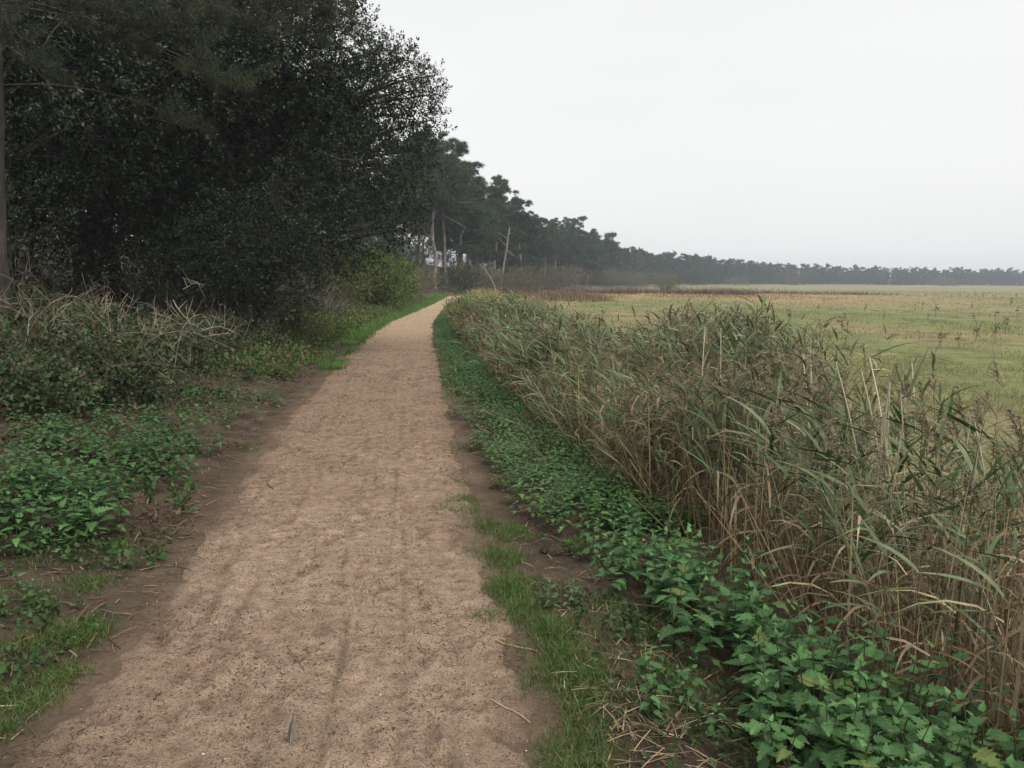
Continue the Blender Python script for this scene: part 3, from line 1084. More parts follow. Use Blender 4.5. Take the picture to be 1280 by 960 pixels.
bush(634, 350, 93, 3.4, 3.2, T_grey, 'wide low scrub right of the leaning dead trunk', 9, 18, 60, seed=11, group=BG, scale=(1.4, 2.2))
bush(662, 350, 108, 3.8, 3.6, T_brown, 'russet scrub in front of the bushy pine', 8, 18, 60, seed=12, group=BG, scale=(1.5, 2.4))
bush(690, 350, 128, 4.4, 3.6, T_grey, 'pale scrub leading to the rounded clump of pines', 7, 18, 40, seed=13, group=BG, scale=(1.7, 2.6))
bush(722, 350, 152, 4.8, 4.0, T_brown, 'brownish scrub at the foot of the rounded clump', 6, 16, 40, seed=14, group=BG, scale=(2, 3))
bush(590, 350, 84, 3.0, 3.2, T_brown, 'brown scrub filling the gap under the broad dark crown', 11, 18, 60, seed=24, group=BG, scale=(1.3, 1.9))
bush(622, 350, 100, 3.4, 3.4, T_grey, 'olive scrub directly behind the foot of the leaning dead trunk', 9, 18, 60, seed=25, group=BG, scale=(1.4, 2.2))
bush(650, 350, 120, 3.8, 3.8, T_brown, 'russet scrub below the pale straight pine trunk', 8, 18, 60, seed=26, group=BG, scale=(1.5, 2.4))
bush(678, 350, 136, 4.2, 4.0, T_grey, 'olive scrub in the gap of the wood edge', 7, 18, 40, seed=27, group=BG, scale=(1.7, 2.6))
bush(706, 350, 158, 4.4, 4.2, T_brown, 'faded scrub left of the rounded clump', 6, 16, 40, seed=28, group=BG, scale=(2, 3))
SG = 'shrubs out on the marsh'
T_pale = [spray(10, 0.28, 0.06, 0.024, [(0.16, 0.155, 0.085), (0.135, 0.14, 0.07), (0.18, 0.165, 0.10)], 60, r6) for _ in range(3)]
bush(830, 362, 150, 3.2, 3.6, T_pale, 'solitary twiggy bush standing out in the marsh meadow', 9, 18, 200, (0.13, 0.12, 0.08), seed=15, group=SG, scale=(1.5, 2.4))
bush(766, 352, 192, 4.6, 4.4, T_pale, 'rounded pale willow shrub at the foot of the far wood', 6, 18, 20, seed=16, group=SG, scale=(2.4, 3.6))
bush(790, 352, 205, 3.9, 3.8, T_pale, 'smaller rounded shrub right of the pale willow shrub', 6, 16, 20, seed=17, group=SG, scale=(2.4, 3.6))
bush(816, 352, 228, 3.5, 5.0, T_grey, 'tallish grey shrub against the far wood above the marsh bush', 5, 14, 20, seed=18, group=SG, scale=(2.8, 4))
bush(868, 352, 285, 3.8, 5.0, T_dark, 'dark shrub against the far wood right of the marsh bush', 4, 12, 10, seed=19, group=SG, scale=(3, 4.5))
bush(920, 352, 318, 6, 3.6, T_pale, 'broad low pale thicket along the foot of the far wood', 4, 14, 10, seed=20, group=SG, scale=(3, 4.5))
bush(996, 354, 375, 4.5, 6.5, [spray(10, .3, .08, .03, [(0.16, 0.10, 0.05), (0.13, 0.09, 0.045)], 60, r6)], 'rust coloured autumn tree in the middle of the far wood edge', 4, 14, 10, seed=21, group=SG, scale=(3, 4.5))
bush(1180, 356, 432, 7, 5.5, [spray(10, .3, .08, .03, [(0.15, 0.11, 0.06), (0.12, 0.10, 0.05)], 60, r6)], 'brownish autumn thicket at the far wood edge, right part', 3.5, 14, 10, seed=22, group=SG, scale=(3, 4.5))

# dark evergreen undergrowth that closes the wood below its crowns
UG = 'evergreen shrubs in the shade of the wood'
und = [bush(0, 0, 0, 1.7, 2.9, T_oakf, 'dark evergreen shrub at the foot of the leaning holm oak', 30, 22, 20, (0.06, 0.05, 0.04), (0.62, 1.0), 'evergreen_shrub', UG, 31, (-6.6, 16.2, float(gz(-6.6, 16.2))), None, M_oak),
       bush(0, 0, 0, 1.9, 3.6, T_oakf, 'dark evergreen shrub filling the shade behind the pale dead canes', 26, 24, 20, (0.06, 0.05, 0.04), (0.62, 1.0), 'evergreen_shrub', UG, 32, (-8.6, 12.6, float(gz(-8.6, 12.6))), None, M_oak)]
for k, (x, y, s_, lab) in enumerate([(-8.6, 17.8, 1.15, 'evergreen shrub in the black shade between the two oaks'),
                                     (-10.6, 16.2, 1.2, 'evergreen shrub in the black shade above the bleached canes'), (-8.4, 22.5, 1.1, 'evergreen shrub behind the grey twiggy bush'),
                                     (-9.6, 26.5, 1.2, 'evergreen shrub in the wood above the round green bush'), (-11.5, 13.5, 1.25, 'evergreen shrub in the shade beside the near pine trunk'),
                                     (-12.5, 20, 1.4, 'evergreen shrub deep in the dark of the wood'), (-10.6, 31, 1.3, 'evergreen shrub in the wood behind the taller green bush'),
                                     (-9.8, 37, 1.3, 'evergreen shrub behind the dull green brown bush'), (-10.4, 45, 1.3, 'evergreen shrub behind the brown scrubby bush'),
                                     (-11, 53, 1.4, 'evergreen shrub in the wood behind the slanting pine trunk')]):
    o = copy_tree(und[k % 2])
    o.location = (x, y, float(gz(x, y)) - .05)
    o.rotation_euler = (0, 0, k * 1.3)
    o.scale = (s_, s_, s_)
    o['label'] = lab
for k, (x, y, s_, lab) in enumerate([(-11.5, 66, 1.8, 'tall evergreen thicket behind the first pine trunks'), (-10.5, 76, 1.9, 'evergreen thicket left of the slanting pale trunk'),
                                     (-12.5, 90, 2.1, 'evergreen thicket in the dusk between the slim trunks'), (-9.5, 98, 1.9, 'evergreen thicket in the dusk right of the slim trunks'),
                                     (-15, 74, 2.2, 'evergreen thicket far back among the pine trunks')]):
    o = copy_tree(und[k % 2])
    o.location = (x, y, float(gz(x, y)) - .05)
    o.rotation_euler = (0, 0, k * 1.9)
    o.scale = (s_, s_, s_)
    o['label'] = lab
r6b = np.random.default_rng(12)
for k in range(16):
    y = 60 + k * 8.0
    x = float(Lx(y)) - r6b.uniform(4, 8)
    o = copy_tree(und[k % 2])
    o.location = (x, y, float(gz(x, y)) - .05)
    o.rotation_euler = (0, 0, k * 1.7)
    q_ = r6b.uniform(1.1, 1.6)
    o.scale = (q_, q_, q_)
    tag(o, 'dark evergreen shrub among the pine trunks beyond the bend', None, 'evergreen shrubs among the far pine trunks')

# ------------------------------------------------------------------ brambles on the bank
BRG = 'bramble thickets on the left bank'
r7 = np.random.default_rng(111)
T_bram = [spray(12, 0.2, 0.06, 0.042, [(0.045, 0.075, 0.027), (0.062, 0.098, 0.035), (0.05, 0.08, 0.03), (0.058, 0.085, 0.034), (0.085, 0.062, 0.042)], 75, r7) for _ in range(6)]


def thicket(x, y, rx, ry, h, ncane, dead, label, seed):
    r = np.random.default_rng(2000 + seed)
    z = float(gz(x, y))
    root = empty('bramble_thicket', (x, y, z))
    lobes = []
    for i in range(26):
        a, q = r.uniform(0, 6.28), math.sqrt(r.random()) * 0.9
        lx, ly = math.cos(a) * q * rx, math.sin(a) * q * ry
        lz = float(gz(x + lx, y + ly)) - z
        lobes.append((lx, ly, lz + h * r.uniform(0.05, 0.62) * (1 - .4 * q * q), r.uniform(.2, .34)))
    cb = MB()
    lobes_crown(cb, lobes, T_bram, 30, r, up=0.6, scale=(0.7, 1.1), inner=0.3, flat=0.8, tint=0.35)
    tag(cb.build('foliage', M_bush, root), kind='stuff')
    for i in range(ncane):
        a, q = r.uniform(0, 6.28), math.sqrt(r.random()) * 0.8
        sx, sy = math.cos(a) * q * rx, math.sin(a) * q * ry
        szz = float(gz(x + sx, y + sy)) - z
        az = r.uniform(0, 6.28)
        ln = r.uniform(0.5, 1.5)
        hh = h * r.uniform(0.6, 1.08)
        p0 = np.array([sx, sy, szz])
        pm = p0 + np.array([math.cos(az) * ln * .25, math.sin(az) * ln * .25, hh * 1.5])
        p2 = p0 + np.array([math.cos(az) * ln, math.sin(az) * ln, hh * r.uniform(.35, .95)])
        pts = bez(p0, pm, p2, 9) + r.normal(0, .012, (9, 3))
        pale = r.random() < dead
        cl = np.array((0.23, 0.195, 0.145) if pale else (0.10, 0.072, 0.055)) * r.uniform(.65, 1.15)
        m = MB()
        v, f = tube(pts, np.linspace(0.0046, 0.0016, 9), 4)
        m.add(v, f, cl)
        for k in range(r.integers(4, 11)):
            j = r.integers(3, 9)
            d = nrm(r.normal(0, 1, 3) + [0, 0, .8]) * r.uniform(.1, .4)
            e = pts[j] + d
            v, f = tube(bez(pts[j], pts[j] + d * .5 + r.normal(0, .03, 3), e, 4), np.linspace(.0036, .0018, 4), 3)
            m.add(v, f, cl * r.uniform(.8, 1.1))
        m.build('cane', M_twig, root)
    return tag(root, label, 'bramble', BRG)


for i, (x, y, rx, ry, h, nc, dead, lab) in enumerate([
    (-5.6, 8.6, 1.0, 0.9, 1.0, 28, .85, 'bramble thicket with arching pale dead canes beside the near pine trunk'),
    (-4.75, 9.3, 0.9, 0.9, 0.85, 28, .85, 'bramble thicket thick with bleached canes below the dark oaks'),
    (-4.95, 10.8, 0.8, 0.9, 0.6, 14, .6, 'browning bramble thicket with a few bare canes, right of the bleached one'),
    (-4.9, 7.2, 0.9, 0.8, 0.65, 12, .3, 'leafy bramble thicket above the nettles at the left border'),
    (-4.35, 8.2, 0.65, 0.7, 0.42, 12, .4, 'low bramble thicket in the middle of the left bank'),
    (-5.3, 13.0, 0.8, 1.0, 0.55, 14, .6, 'brown low bramble thicket under the leaning holm oak'),
    (-6.4, 11.2, 1.2, 1.0, 1.0, 14, .6, 'shaded bramble thicket behind the pale dead canes'),
    (-5.3, 15.4, 0.8, 0.9, 0.6, 12, .5, 'farthest bramble thicket at the foot of the leaning holm oak'),
]):
    thicket(x, y, rx, ry, h, nc, dead, lab, i)

# fallen pale branches on the bank
for (pts, lab) in [([(215, 375), (232, 398), (262, 420), (290, 416)], 'fallen pale bare branch lying on the bank below the oaks'),
                   ([(248, 418), (272, 405), (300, 419)], 'short pale twig across the fallen branch on the bank'),
                   ([(228, 362), (246, 352), (256, 356)], 'curved pale bramble shoot arching out before the dark oaks'),
                   ([(430, 392), (442, 388), (452, 396)], 'small twisted bleached branch below the grey twiggy bush')]:
    Yd = 11.5 if pts[0][0] < 400 else 19.5
    pp = np.array([atd(a, b_, Yd) for a, b_ in pts])
    for q in pp:
        q[2] = max(q[2], float(gz(q[0], q[1])) + 0.015)
    m = MB()
    tt = np.linspace(0, len(pp) - 1, 13)
    lin = np.stack([np.interp(tt, np.arange(len(pp)), pp[:, k]) for k in range(3)], -1)
    fine = lin.copy()
    for _ in range(4):
        fine[1:-1] = (fine[:-2] + 2 * fine[1:-1] + fine[2:]) / 4
    fine += r7.normal(0, .008, fine.shape)
    v, f = tube(fine, np.linspace(0.009, 0.003, len(fine)), 5)
    m.add(v, f, (0.3, 0.26, 0.2))
    for j in range(2, len(fine) - 1, 2):
        d = nrm(r7.normal(0, 1, 3) + [0, 0, .9]) * r7.uniform(.12, .35)
        v, f = tube(bez(fine[j], fine[j] + d * .5, fine[j] + d, 4), np.linspace(.006, .002, 4), 3)
        m.add(v, f, (0.3, 0.26, 0.2))
    tag(m.build('fallen_branch', M_twig), lab, 'branch')

# ------------------------------------------------------------------ reeds
RG = np.array([[0.070, 0.108, 0.044], [0.092, 0.128, 0.056], [0.042, 0.072, 0.027], [0.135, 0.165, 0.085]])
RT = np.array([[0.25, 0.185, 0.105], [0.15, 0.107, 0.06], [0.38, 0.305, 0.19], [0.09, 0.064, 0.038]])


def reed_leaf(r, p0, az, L, w, e0, e1, cl, seg=6):
    t = np.linspace(0, 1, seg + 1)
    el = e0 + (e1 - e0) * t ** 0.8
    step = L / seg
    d = np.stack([np.cos(az + 0.25 * t * r.normal()) * np.cos(el), np.sin(az + 0.0 * t) * np.cos(el), np.sin(el)], -1)
    pts = np.asarray(p0) + np.concatenate([np.zeros((1, 3)), np.cumsum(d[:-1] * step, 0)])
    wid = w * np.minimum(1, 0.55 + 2.2 * t) * (1 - t ** 2.2) + 0.0012
    side = np.array([-math.sin(az), math.cos(az), r.normal(0, .35)])
    v, f = strip(pts, wid, side)
    c = np.tile(cl, (len(v), 1))
    tipdry = sstep(0.7, 1.0, np.repeat(t, 2)) * (r.random() < .4)
    c = c * (1 - tipdry[:, None]) + np.array([0.27, 0.2, 0.11]) * tipdry[:, None]
    return v, f, c


def reed_variant(seed, H, plume=True, nleaf=8, seg=6, bare=False, ssides=5, lod=False, wither=.14):
    r = np.random.default_rng(seed)
    bend = r.normal(0, .10, 2) + np.array([-0.10, -0.02])
    n = 4 if lod else 8
    t = np.linspace(0, 1, n)
    sp = np.stack([bend[0] * H * t ** 1.8, bend[1] * H * t ** 1.8, H * t], -1)
    base_c, top_c = (np.array([0.24, 0.185, 0.11]), np.array([0.12, 0.11, 0.06])) if not bare else (np.array([.48, .42, .31]), np.array([.56, .50, .38]))
    if not bare and r.random() < .5:
        base_c, top_c = np.array([.34, .28, .18]), np.array([.38, .32, .21])
    sv, sf = tube(sp, np.linspace(0.0042, 0.0016, n) if not bare else np.linspace(0.0052, 0.0034, n), 3 if lod else ssides)
    sc_ = np.repeat(base_c + (top_c - base_c) * t[:, None], 3 if lod else ssides, 0)
    leaves = []
    for k in range(0 if bare else nleaf):
        u = 0.26 + 0.68 * (k + r.uniform(-.2, .2)) / max(nleaf - 1, 1)
        p0 = np.array([np.interp(u, t, sp[:, i]) for i in range(3)])
        az = (PI if r.random() < 0.62 else 0.0) + r.normal(0, 0.75)
        dry = r.random() < (0.75 if u < 0.5 else wither)
        cl = (RT if dry else RG)[r.integers(4)] * r.uniform(.75, 1.25)
        L = r.uniform(.28, .52) * (1.1 - 0.35 * abs(u - .6))
        w = r.uniform(.018, .032) * (0.7 if dry else 1) * (1.5 if lod else 1)
        e0 = r.uniform(0.4, 1.05)
        e1 = r.uniform(-1.3, -.5) if dry else e0 - r.uniform(.1, .8)
        leaves.append(reed_leaf(r, p0, az, L, w, e0, e1, cl, 3 if lod else seg))
    pl = None
    if plume:
        m = MB()
        top = sp[-1]
        az0 = PI + r.normal(0, .7)
        for k in range(10 if lod else 42):
            u = r.random()
            a = az0 + r.normal(0, 1.1)
            b_ = top + np.array([0, 0, -.05 + .17 * u]) + np.array([math.cos(az0), math.sin(az0), 0]) * .05 * u
            L = r.uniform(.04, .10) * (1.2 - .7 * u)
            d = nrm(np.array([math.cos(a) * .55, math.sin(a) * .55, r.uniform(.2, .9)]))
            e = b_ + d * L
            pts = np.array([b_, (b_ + e) / 2 + [0, 0, .006], e + [math.cos(az0) * .02, math.sin(az0) * .02, -.015]])
            wd = 0.016 if lod else 0.006
            v, f = strip(pts, np.array([wd * .5, wd, wd * .3]), np.cross(d, r.normal(0, 1, 3)))
            m.add(v, f, np.array([0.165, 0.128, 0.088]) * r.uniform(.6, 1.4))
        pl = m.arrays()
    return dict(stem=(sv, [sf], sc_), leaves=[(v, [f], c) for v, f, c in leaves], plume=pl)


def flat(vr):
    m = MB()
    for p in [vr['stem']] + vr['leaves'] + ([vr['plume']] if vr['plume'] is not None else []):
        m.add(*p)
    return m.arrays()


rR = np.random.default_rng(4242)
NV = 14
near_var = [reed_variant(5000 + i, rR.uniform(1.3, 1.62), plume=(i % 3 == 0), nleaf=int(rR.integers(7, 10)), wither=.1 if i < 9 else .6) for i in range(NV)]
bare_var = [reed_variant(5100 + i, rR.uniform(1.2, 1.5), plume=False, bare=True) for i in range(4)]
lod_var = [flat(reed_variant(5200 + i, rR.uniform(1.25, 1.6), plume=(i % 3 == 0), nleaf=9, lod=True, wither=.1 if i < 9 else .6)) for i in range(14)]


def part_mesh(T, name):
    m = MB()
    m.add(*T)
    me = m.mesh(name)
    me.materials.append(M_reed)
    return me


near_mesh = [dict(stem=part_mesh(v['stem'], 'reed_stem'), leaves=[part_mesh(l, 'reed_leaf') for l in v['leaves']],
                  plume=part_mesh(v['plume'], 'reed_plume') if v['plume'] is not None else None) for v in near_var]
bare_mesh = [part_mesh(v['stem'], 'reed_stem') for v in bare_var]

_ey = [1.0, 2.2, 3.2, 4.7, 6.0, 9.5, 16.2, 24, 32, 45, 60, 80]
_ed = [2.0, 1.62, 1.44, 1.26, 1.14, 1.06, 0.88, 0.78, 0.65, 0.7, 0.9, 1.0]


def bed_in(y):
    return Rx(y) + np.interp(y, _ey, _ed)


def bed_w(y):
    return np.interp(y, [0, 4, 8, 14, 22, 32, 60, 80], [2.8, 2.3, 2.4, 3.0, 3.0, 3.0, 2.6, 2.0]) * (0.85 + 0.4 * (vnoise(y * 0.5, y * 0, 9) - .3))


def sample_bed(n, y0, y1, r, edge=1.5):
    y = r.uniform(y0, y1, n)
    u = r.random(n) ** edge
    x = bed_in(y) + (u * bed_w(y)) + r.normal(0, .07, n)
    keep = fbm(x * 1.6, y * 1.3, 141, 3) + r.normal(0, .04, n) > .45          # stools with gaps between
    return x[keep], y[keep], u[keep]


# nearest reeds, one by one
xs, ys = [], []
x, y, u = sample_bed(900, 1.9, 6.6, rR, 1.25)
q = (np.stack([x, y, np.full_like(x, 0.6)], -1) - np.array([0, 0, CAM_H])) @ CM[:3, :3]
sxp = q[:, 0] / -q[:, 2] * 1000 + 640
ok = (sxp < 1330) & (q[:, 2] < -1.2)
x, y, u = x[ok], y[ok], u[ok]
order = np.argsort(np.hypot(x, y))
n_obj = 270
for k in order[:n_obj]:
    i = int(rR.integers(9, NV)) if fbm(x[k] * 1.1, y[k] * .9, 171, 2) + rR.normal(0, .07) > .60 else int(rR.integers(9))
    root = empty('reed', (x[k], y[k], float(gz(x[k], y[k])) - 0.03))
    hs = np.clip((1.08 - float(gz(x[k], y[k]))) / 1.5, .7, 1.1) * (.55 + .8 * float(fbm(x[k] * .9, y[k] * .9, 151, 2))) * .98 * rR.uniform(0.8, 1.08) * (0.88 if x[k] < bed_in(y[k]) + .25 else 1)
    root.scale = (hs, hs, hs)
    root.rotation_euler = (rR.normal(0, .09), rR.normal(-0.06, .10) - (0.12 if u[k] < .15 else 0), rR.normal(0, .6))
    vm = near_mesh[i]
    link('stem', vm['stem'], root)
    for l in vm['leaves']:
        link('leaf', l, root)
    if vm['plume']:
        link('plume', vm['plume'], root)
    zone = ('in the nearest corner of the reed bed' if y[k] < 3.4 else 'on the front fringe leaning over the nettles' if u[k] < .18
            else 'in the thick of the near bed' if y[k] < 5.0 else 'at the back of the near reed bed')
    kind_ = 'reed topped by a brown plume ' if vm['plume'] else 'leafy reed without a plume '
    tag(root, kind_ + zone, 'reed', kind_.replace('reed', 'reeds').strip() + ' ' + zone)
for (px, py, Yd) in [(1073, 640, 3.9), (1082, 640, 4.0), (1092, 650, 3.9), (1104, 655, 3.8), (1112, 640, 4.1), (1097, 630, 4.2), (1120, 640, 3.9), (1128, 640, 4.2), (1195, 640, 4.2), (1188, 620, 4.6), (1158, 610, 4.9),
                     (1010, 600, 5.4), (1000, 590, 5.6), (870, 520, 8), (922, 540, 7.4), (895, 500, 9), (1145, 600, 5.2), (1240, 640, 4.0)]:
    p = atd(px, py, Yd)
    o = link('bare_reed', bare_mesh[rR.integers(4)], None, (p[0], p[1], float(gz(p[0], p[1])) - .03))
    o.rotation_euler = (rR.normal(0, .04), 0.08 + rR.normal(0, .05), rR.uniform(-.3, .3))
    o.scale = (1.1, 1.1, rR.uniform(.85, 1.05))
    tag(o, 'pale bare leafless reed stalk standing upright among the leafy reeds', 'reed', 'pale bare reed stalks')

# the rest of the bed is one mass
mass = MB()
flat_near = [flat(v) for v in near_var]
rest = order[n_obj:]


def place_mass(Ts, x, y, u, hs=1.0, tint=None):
    k = np.where(fbm(x * 1.1, y * .9, 171, 2) + rR.normal(0, .07, len(x)) > .60, rR.integers(9, len(Ts), len(x)), rR.integers(0, 9, len(x)))
    z = gz(x, y) - .03
    lean = tilt(PI + rR.normal(0, 1.1, len(x)), np.abs(rR.normal(0.02, .17, len(x))) + 0.14 * (u < .12))
    M = lean @ rotz(rR.normal(0, .6, len(x)))
    s = np.clip((1.08 - gz(x, y)) / 1.5, .65, 1.1) * (.55 + .8 * fbm(x * .9, y * .9, 151, 2)) * 1.03 * rR.uniform(.78, 1.08, len(x)) * hs * np.where(u < .1, .88, 1)
    tn = np.clip(1 + rR.normal(0, .16, (len(x), 1)), .5, 1.6) * (np.ones(3) if tint is None else tint)
    for q in range(len(Ts)):
        m = k == q
        if m.any():
            inst(mass, Ts[q], M[m], np.stack([x[m], y[m], z[m]], -1), s[m], np.broadcast_to(tn, (len(x), 3))[m])


place_mass(flat_near, x[rest], y[rest], u[rest])
xx, yy, uu = sample_bed(1400, 5.6, 11, rR, 1.3)
place_mass(flat_near, xx, yy, uu, .83)
xx, yy, uu = sample_bed(2900, 10, 22, rR, 1.3)
place_mass(lod_var, xx, yy, uu, .82)
xx, yy, uu = sample_bed(2400, 20, 36, rR, 1.2)
place_mass(lod_var, xx, yy, uu, 0.84, np.array([1.0, 1.05, 0.85]))
xx, yy, uu = sample_bed(1100, 34, 75, rR, 1.0)
place_mass(lod_var, xx, yy, uu, 0.72, np.array([1.7, 1.35, 1.1]))
# reed hump standing out into the meadow
n = 420
p = atd(925, 400, 14.5)
xx, yy = p[0] + rR.normal(0, .95, n), p[1] + rR.normal(0, 1.2, n)
place_mass(lod_var, xx, yy, np.full(n, .5), .86)
# ragged outer fringe
n = 260
yy = rR.uniform(4, 26, n)
xx = bed_in(yy) + bed_w(yy) * rR.uniform(.95, 1.3, n)
fn = yy < 12
place_mass(flat_near, xx[fn], yy[fn], np.full(fn.sum(), .5), 0.78)
place_mass(lod_var, xx[~fn], yy[~fn], np.full((~fn).sum(), .5), 0.78)
# dry stalks and blades leaning in the lower half
n = 4200
yy = 1.9 + 30 * rR.random(n) ** 2.0
uu = rR.random(n) ** 1.7
xx = bed_in(yy) + uu * bed_w(yy) * .9 + rR.normal(0, .05, n)
z = gz(xx, yy)
az = rR.uniform(0, 6.28, n)
tl = np.abs(rR.normal(.34, .34, n))
d = np.stack([np.cos(az) * np.sin(tl), np.sin(az) * np.sin(tl), np.cos(tl)], -1)
L = rR.uniform(.35, 1.0, n)
bl = np.array([[-.5, 0, 0], [.5, 0, 0], [-.45, .5, .02], [.45, .5, .02], [-.1, 1, 0], [.1, 1, 0]])
Tst = (bl, [np.array([[0, 1, 3, 2], [2, 3, 5, 4]])], np.ones((6, 3)))
M = frames(d, rR.normal(0, 1, (n, 3)))
wd = np.where(rR.random(n) < .6, .0055, .012) * np.interp(yy, [3, 30], [1, 2.2])
M = M * np.stack([wd, L, np.full(n, .3)], -1)[:, None, :]
inst(mass, Tst, M, np.stack([xx, yy, z - .02], -1), 1.0, RT[rR.integers(0, 4, n)] * rR.uniform(.6, 1.2, (n, 1)))
# withered leaves hanging in the lower half
n = 4200
yy = 1.9 + 28 * rR.random(n) ** 2.0
uu = rR.random(n) ** 1.6
xx = bed_in(yy) + uu * bed_w(yy) * .9 + rR.normal(0, .06, n)
z = gz(xx, yy) + rR.uniform(.03, .75, n)
Tl = []
for k in range(6):
    v, f, c = reed_leaf(rR, (0, 0, 0), 0, .32, .011, rR.uniform(.2, 1), rR.uniform(-1.5, -.4), np.ones(3), 4)
    Tl.append((v, [f], np.ones((len(v), 3))))
k = rR.integers(0, 6, n)
M = rotz(rR.uniform(0, 6.28, n))
tn = np.where((rR.random(n) < .22)[:, None], RG[rR.integers(0, 4, n)], RT[rR.integers(0, 4, n)]) * rR.uniform(.6, 1.15, (n, 1))
sca = rR.uniform(.6, 1.3, n)
for q in range(6):
    m = k == q
    inst(mass, Tl[q], M[m], np.stack([xx, yy, z], -1)[m], sca[m], tn[m])
tag(mass.build('reed_bed', M_reed), 'dense reed bed of grey green blades, dry stalks and brown plumes', kind='stuff')

# ------------------------------------------------------------------ nettles
NC = np.array([[0.058, 0.128, 0.042], [0.072, 0.146, 0.050], [0.048, 0.107, 0.037], [0.10, 0.135, 0.04]])


def nettle_leaf_T(seed):
    """heart-shaped toothed leaf along +y, unit length, folded on its midrib"""
    r = np.random.default_rng(seed)
    ys_ = np.array([0.0, -0.04, 0.10, 0.155, 0.28, 0.33, 0.46, 0.51, 0.64, 0.69, 0.84, 1.0])
    ws_ = 1.12 * np.array([0.0, 0.13, 0.32, 0.2, 0.34, 0.2, 0.29, 0.15, 0.21, 0.09, 0.10, 0.0])
    zc = -0.22 * ys_ ** 2
    mid = np.stack([np.zeros(12), np.clip(ys_, 0, 1), zc], -1)
    lf = np.stack([-ws_, ys_, zc + 0.35 * ws_ * r.uniform(.2, .7) + r.normal(0, .012, 12)], -1)
    rt = np.stack([ws_, ys_, zc + 0.35 * ws_ * r.uniform(.2, .7) + r.normal(0, .012, 12)], -1)
    v = np.concatenate([mid, lf[1:-1], rt[1:-1]])
    f3, f4 = [], []
    for side, o in ((0, 12), (1, 22)):
        f3.append([0, 1, o] if side else [0, o, 1])
        for i in range(1, 10):
            a, b_, c_, d_ = i, i + 1, o + i, o + i - 1
            f4.append([a, b_, c_, d_] if side else [a, d_, c_, b_])
        f3.append([10, 11, o + 9] if side else [10, o + 9, 11])
    c = np.ones((len(v), 3))
    c[:12] *= 1.18
    return v, [np.array(f3), np.array(f4)], c


NL = [nettle_leaf_T(i) for i in range(4)]


def nettle_variant(seed, H):
    r = np.random.default_rng(seed)
    n = 6
    sp = np.stack([np.linspace(0, r.normal(0, .04), n), np.linspace(0, r.normal(0, .04), n), np.linspace(0, H, n)], -1)
    sv, sf = tube(sp, np.linspace(.0032, .0018, n), 4)
    leaves = []
    tiers = 5
    a0 = r.uniform(0, 6.28)
    size = [0.032, 0.062, 0.080, 0.084, 0.07]
    for k in range(tiers):
        h = H * (1 - 0.17 * k) - (0.0 if k == 0 else .01)
        p0 = np.array([np.interp(h, sp[:, 2], sp[:, i]) for i in range(3)])
        for sgn in (0, 1):
            az = a0 + k * PI / 2 + sgn * PI + r.normal(0, .15)
            e = [0.7, 0.32, 0.1, -.05, -.2][k] + r.normal(0, .12)
            d = np.array([math.cos(az) * math.cos(e), math.sin(az) * math.cos(e), math.sin(e)])
            M = frames(d[None], np.array([[0, 0, 1.0]]) + r.normal(0, .12, (1, 3)))
            s = size[k] * r.uniform(.85, 1.2)
            m = MB()
            pet = p0 + d * (.006 + .018 * min(k, 2) / 2)
            inst(m, NL[r.integers(4)], M, pet[None], np.array([s]), (NC[r.choice(4, p=[.32, .32, .33, .03])] * r.uniform(.8, 1.2) * (1.3 if k == 0 else 1))[None])
            v, f = tube(np.array([p0, pet + d * .005]), np.array([.0012, .001]), 3)
            m.add(v, f, (.07, .10, .04))
            leaves.append(m.arrays())
    return dict(stem=(sv, [sf], np.tile([.06, .085, .035], (len(sv), 1))), leaves=leaves)


rN = np.random.default_rng(616)
nv = [nettle_variant(6000 + i, rN.uniform(.24, .40)) for i in range(8)]


def nmesh(T, name):
    m = MB()
    m.add(*T)
    me = m.mesh(name)
    me.materials.append(M_nettle)
    return me


n_mesh = [dict(stem=nmesh(v['stem'], 'nettle_stem'), leaves=[nmesh(l, 'nettle_leaf') for l in v['leaves']]) for v in nv]


def nflat(v):
    m = MB()
    m.add(*v['stem'])
    for l in v['leaves']:
        m.add(*l)
    return m


n_flat = [nflat(v).arrays() for v in nv]
n_flat_mesh = [nmesh(a, 'nettle_plant') for a in n_flat]


def nettle_small(seed):
    """the same plant as seen from farther off: each leaf four facets"""
    r = np.random.default_rng(seed)
    m = MB()
    lv = np.array([[0, 0, 0], [-.33, .3, .08], [0, .45, -.05], [.33, .3, .08], [0, 1, -.22]])
    T = (lv, [np.array([[0, 2, 1], [0, 3, 2], [1, 2, 4], [2, 3, 4]])], np.ones((5, 3)))
    H = r.uniform(.24, .36)
    a0 = r.uniform(0, 6.28)
    for k in range(4):
        for sg in (0, 1):
            az, e = a0 + k * PI / 2 + sg * PI + r.normal(0, .2), [0.7, 0.32, 0.1, -.1][k] + r.normal(0, .12)
            d = np.array([math.cos(az) * math.cos(e), math.sin(az) * math.cos(e), math.sin(e)])
            inst(m, T, frames(d[None], np.array([[0, 0, 1.0]])), (np.array([0, 0, H * (1 - .16 * k)]) + d * .015)[None], np.array([[.032, .062, .078, .08][k]]), (NC[r.integers(3)] * r.uniform(.85, 1.2))[None])
    return m.arrays()


n_small = [nettle_small(6100 + i) for i in range(8)]

NET = []     # (x, y, scale, side)
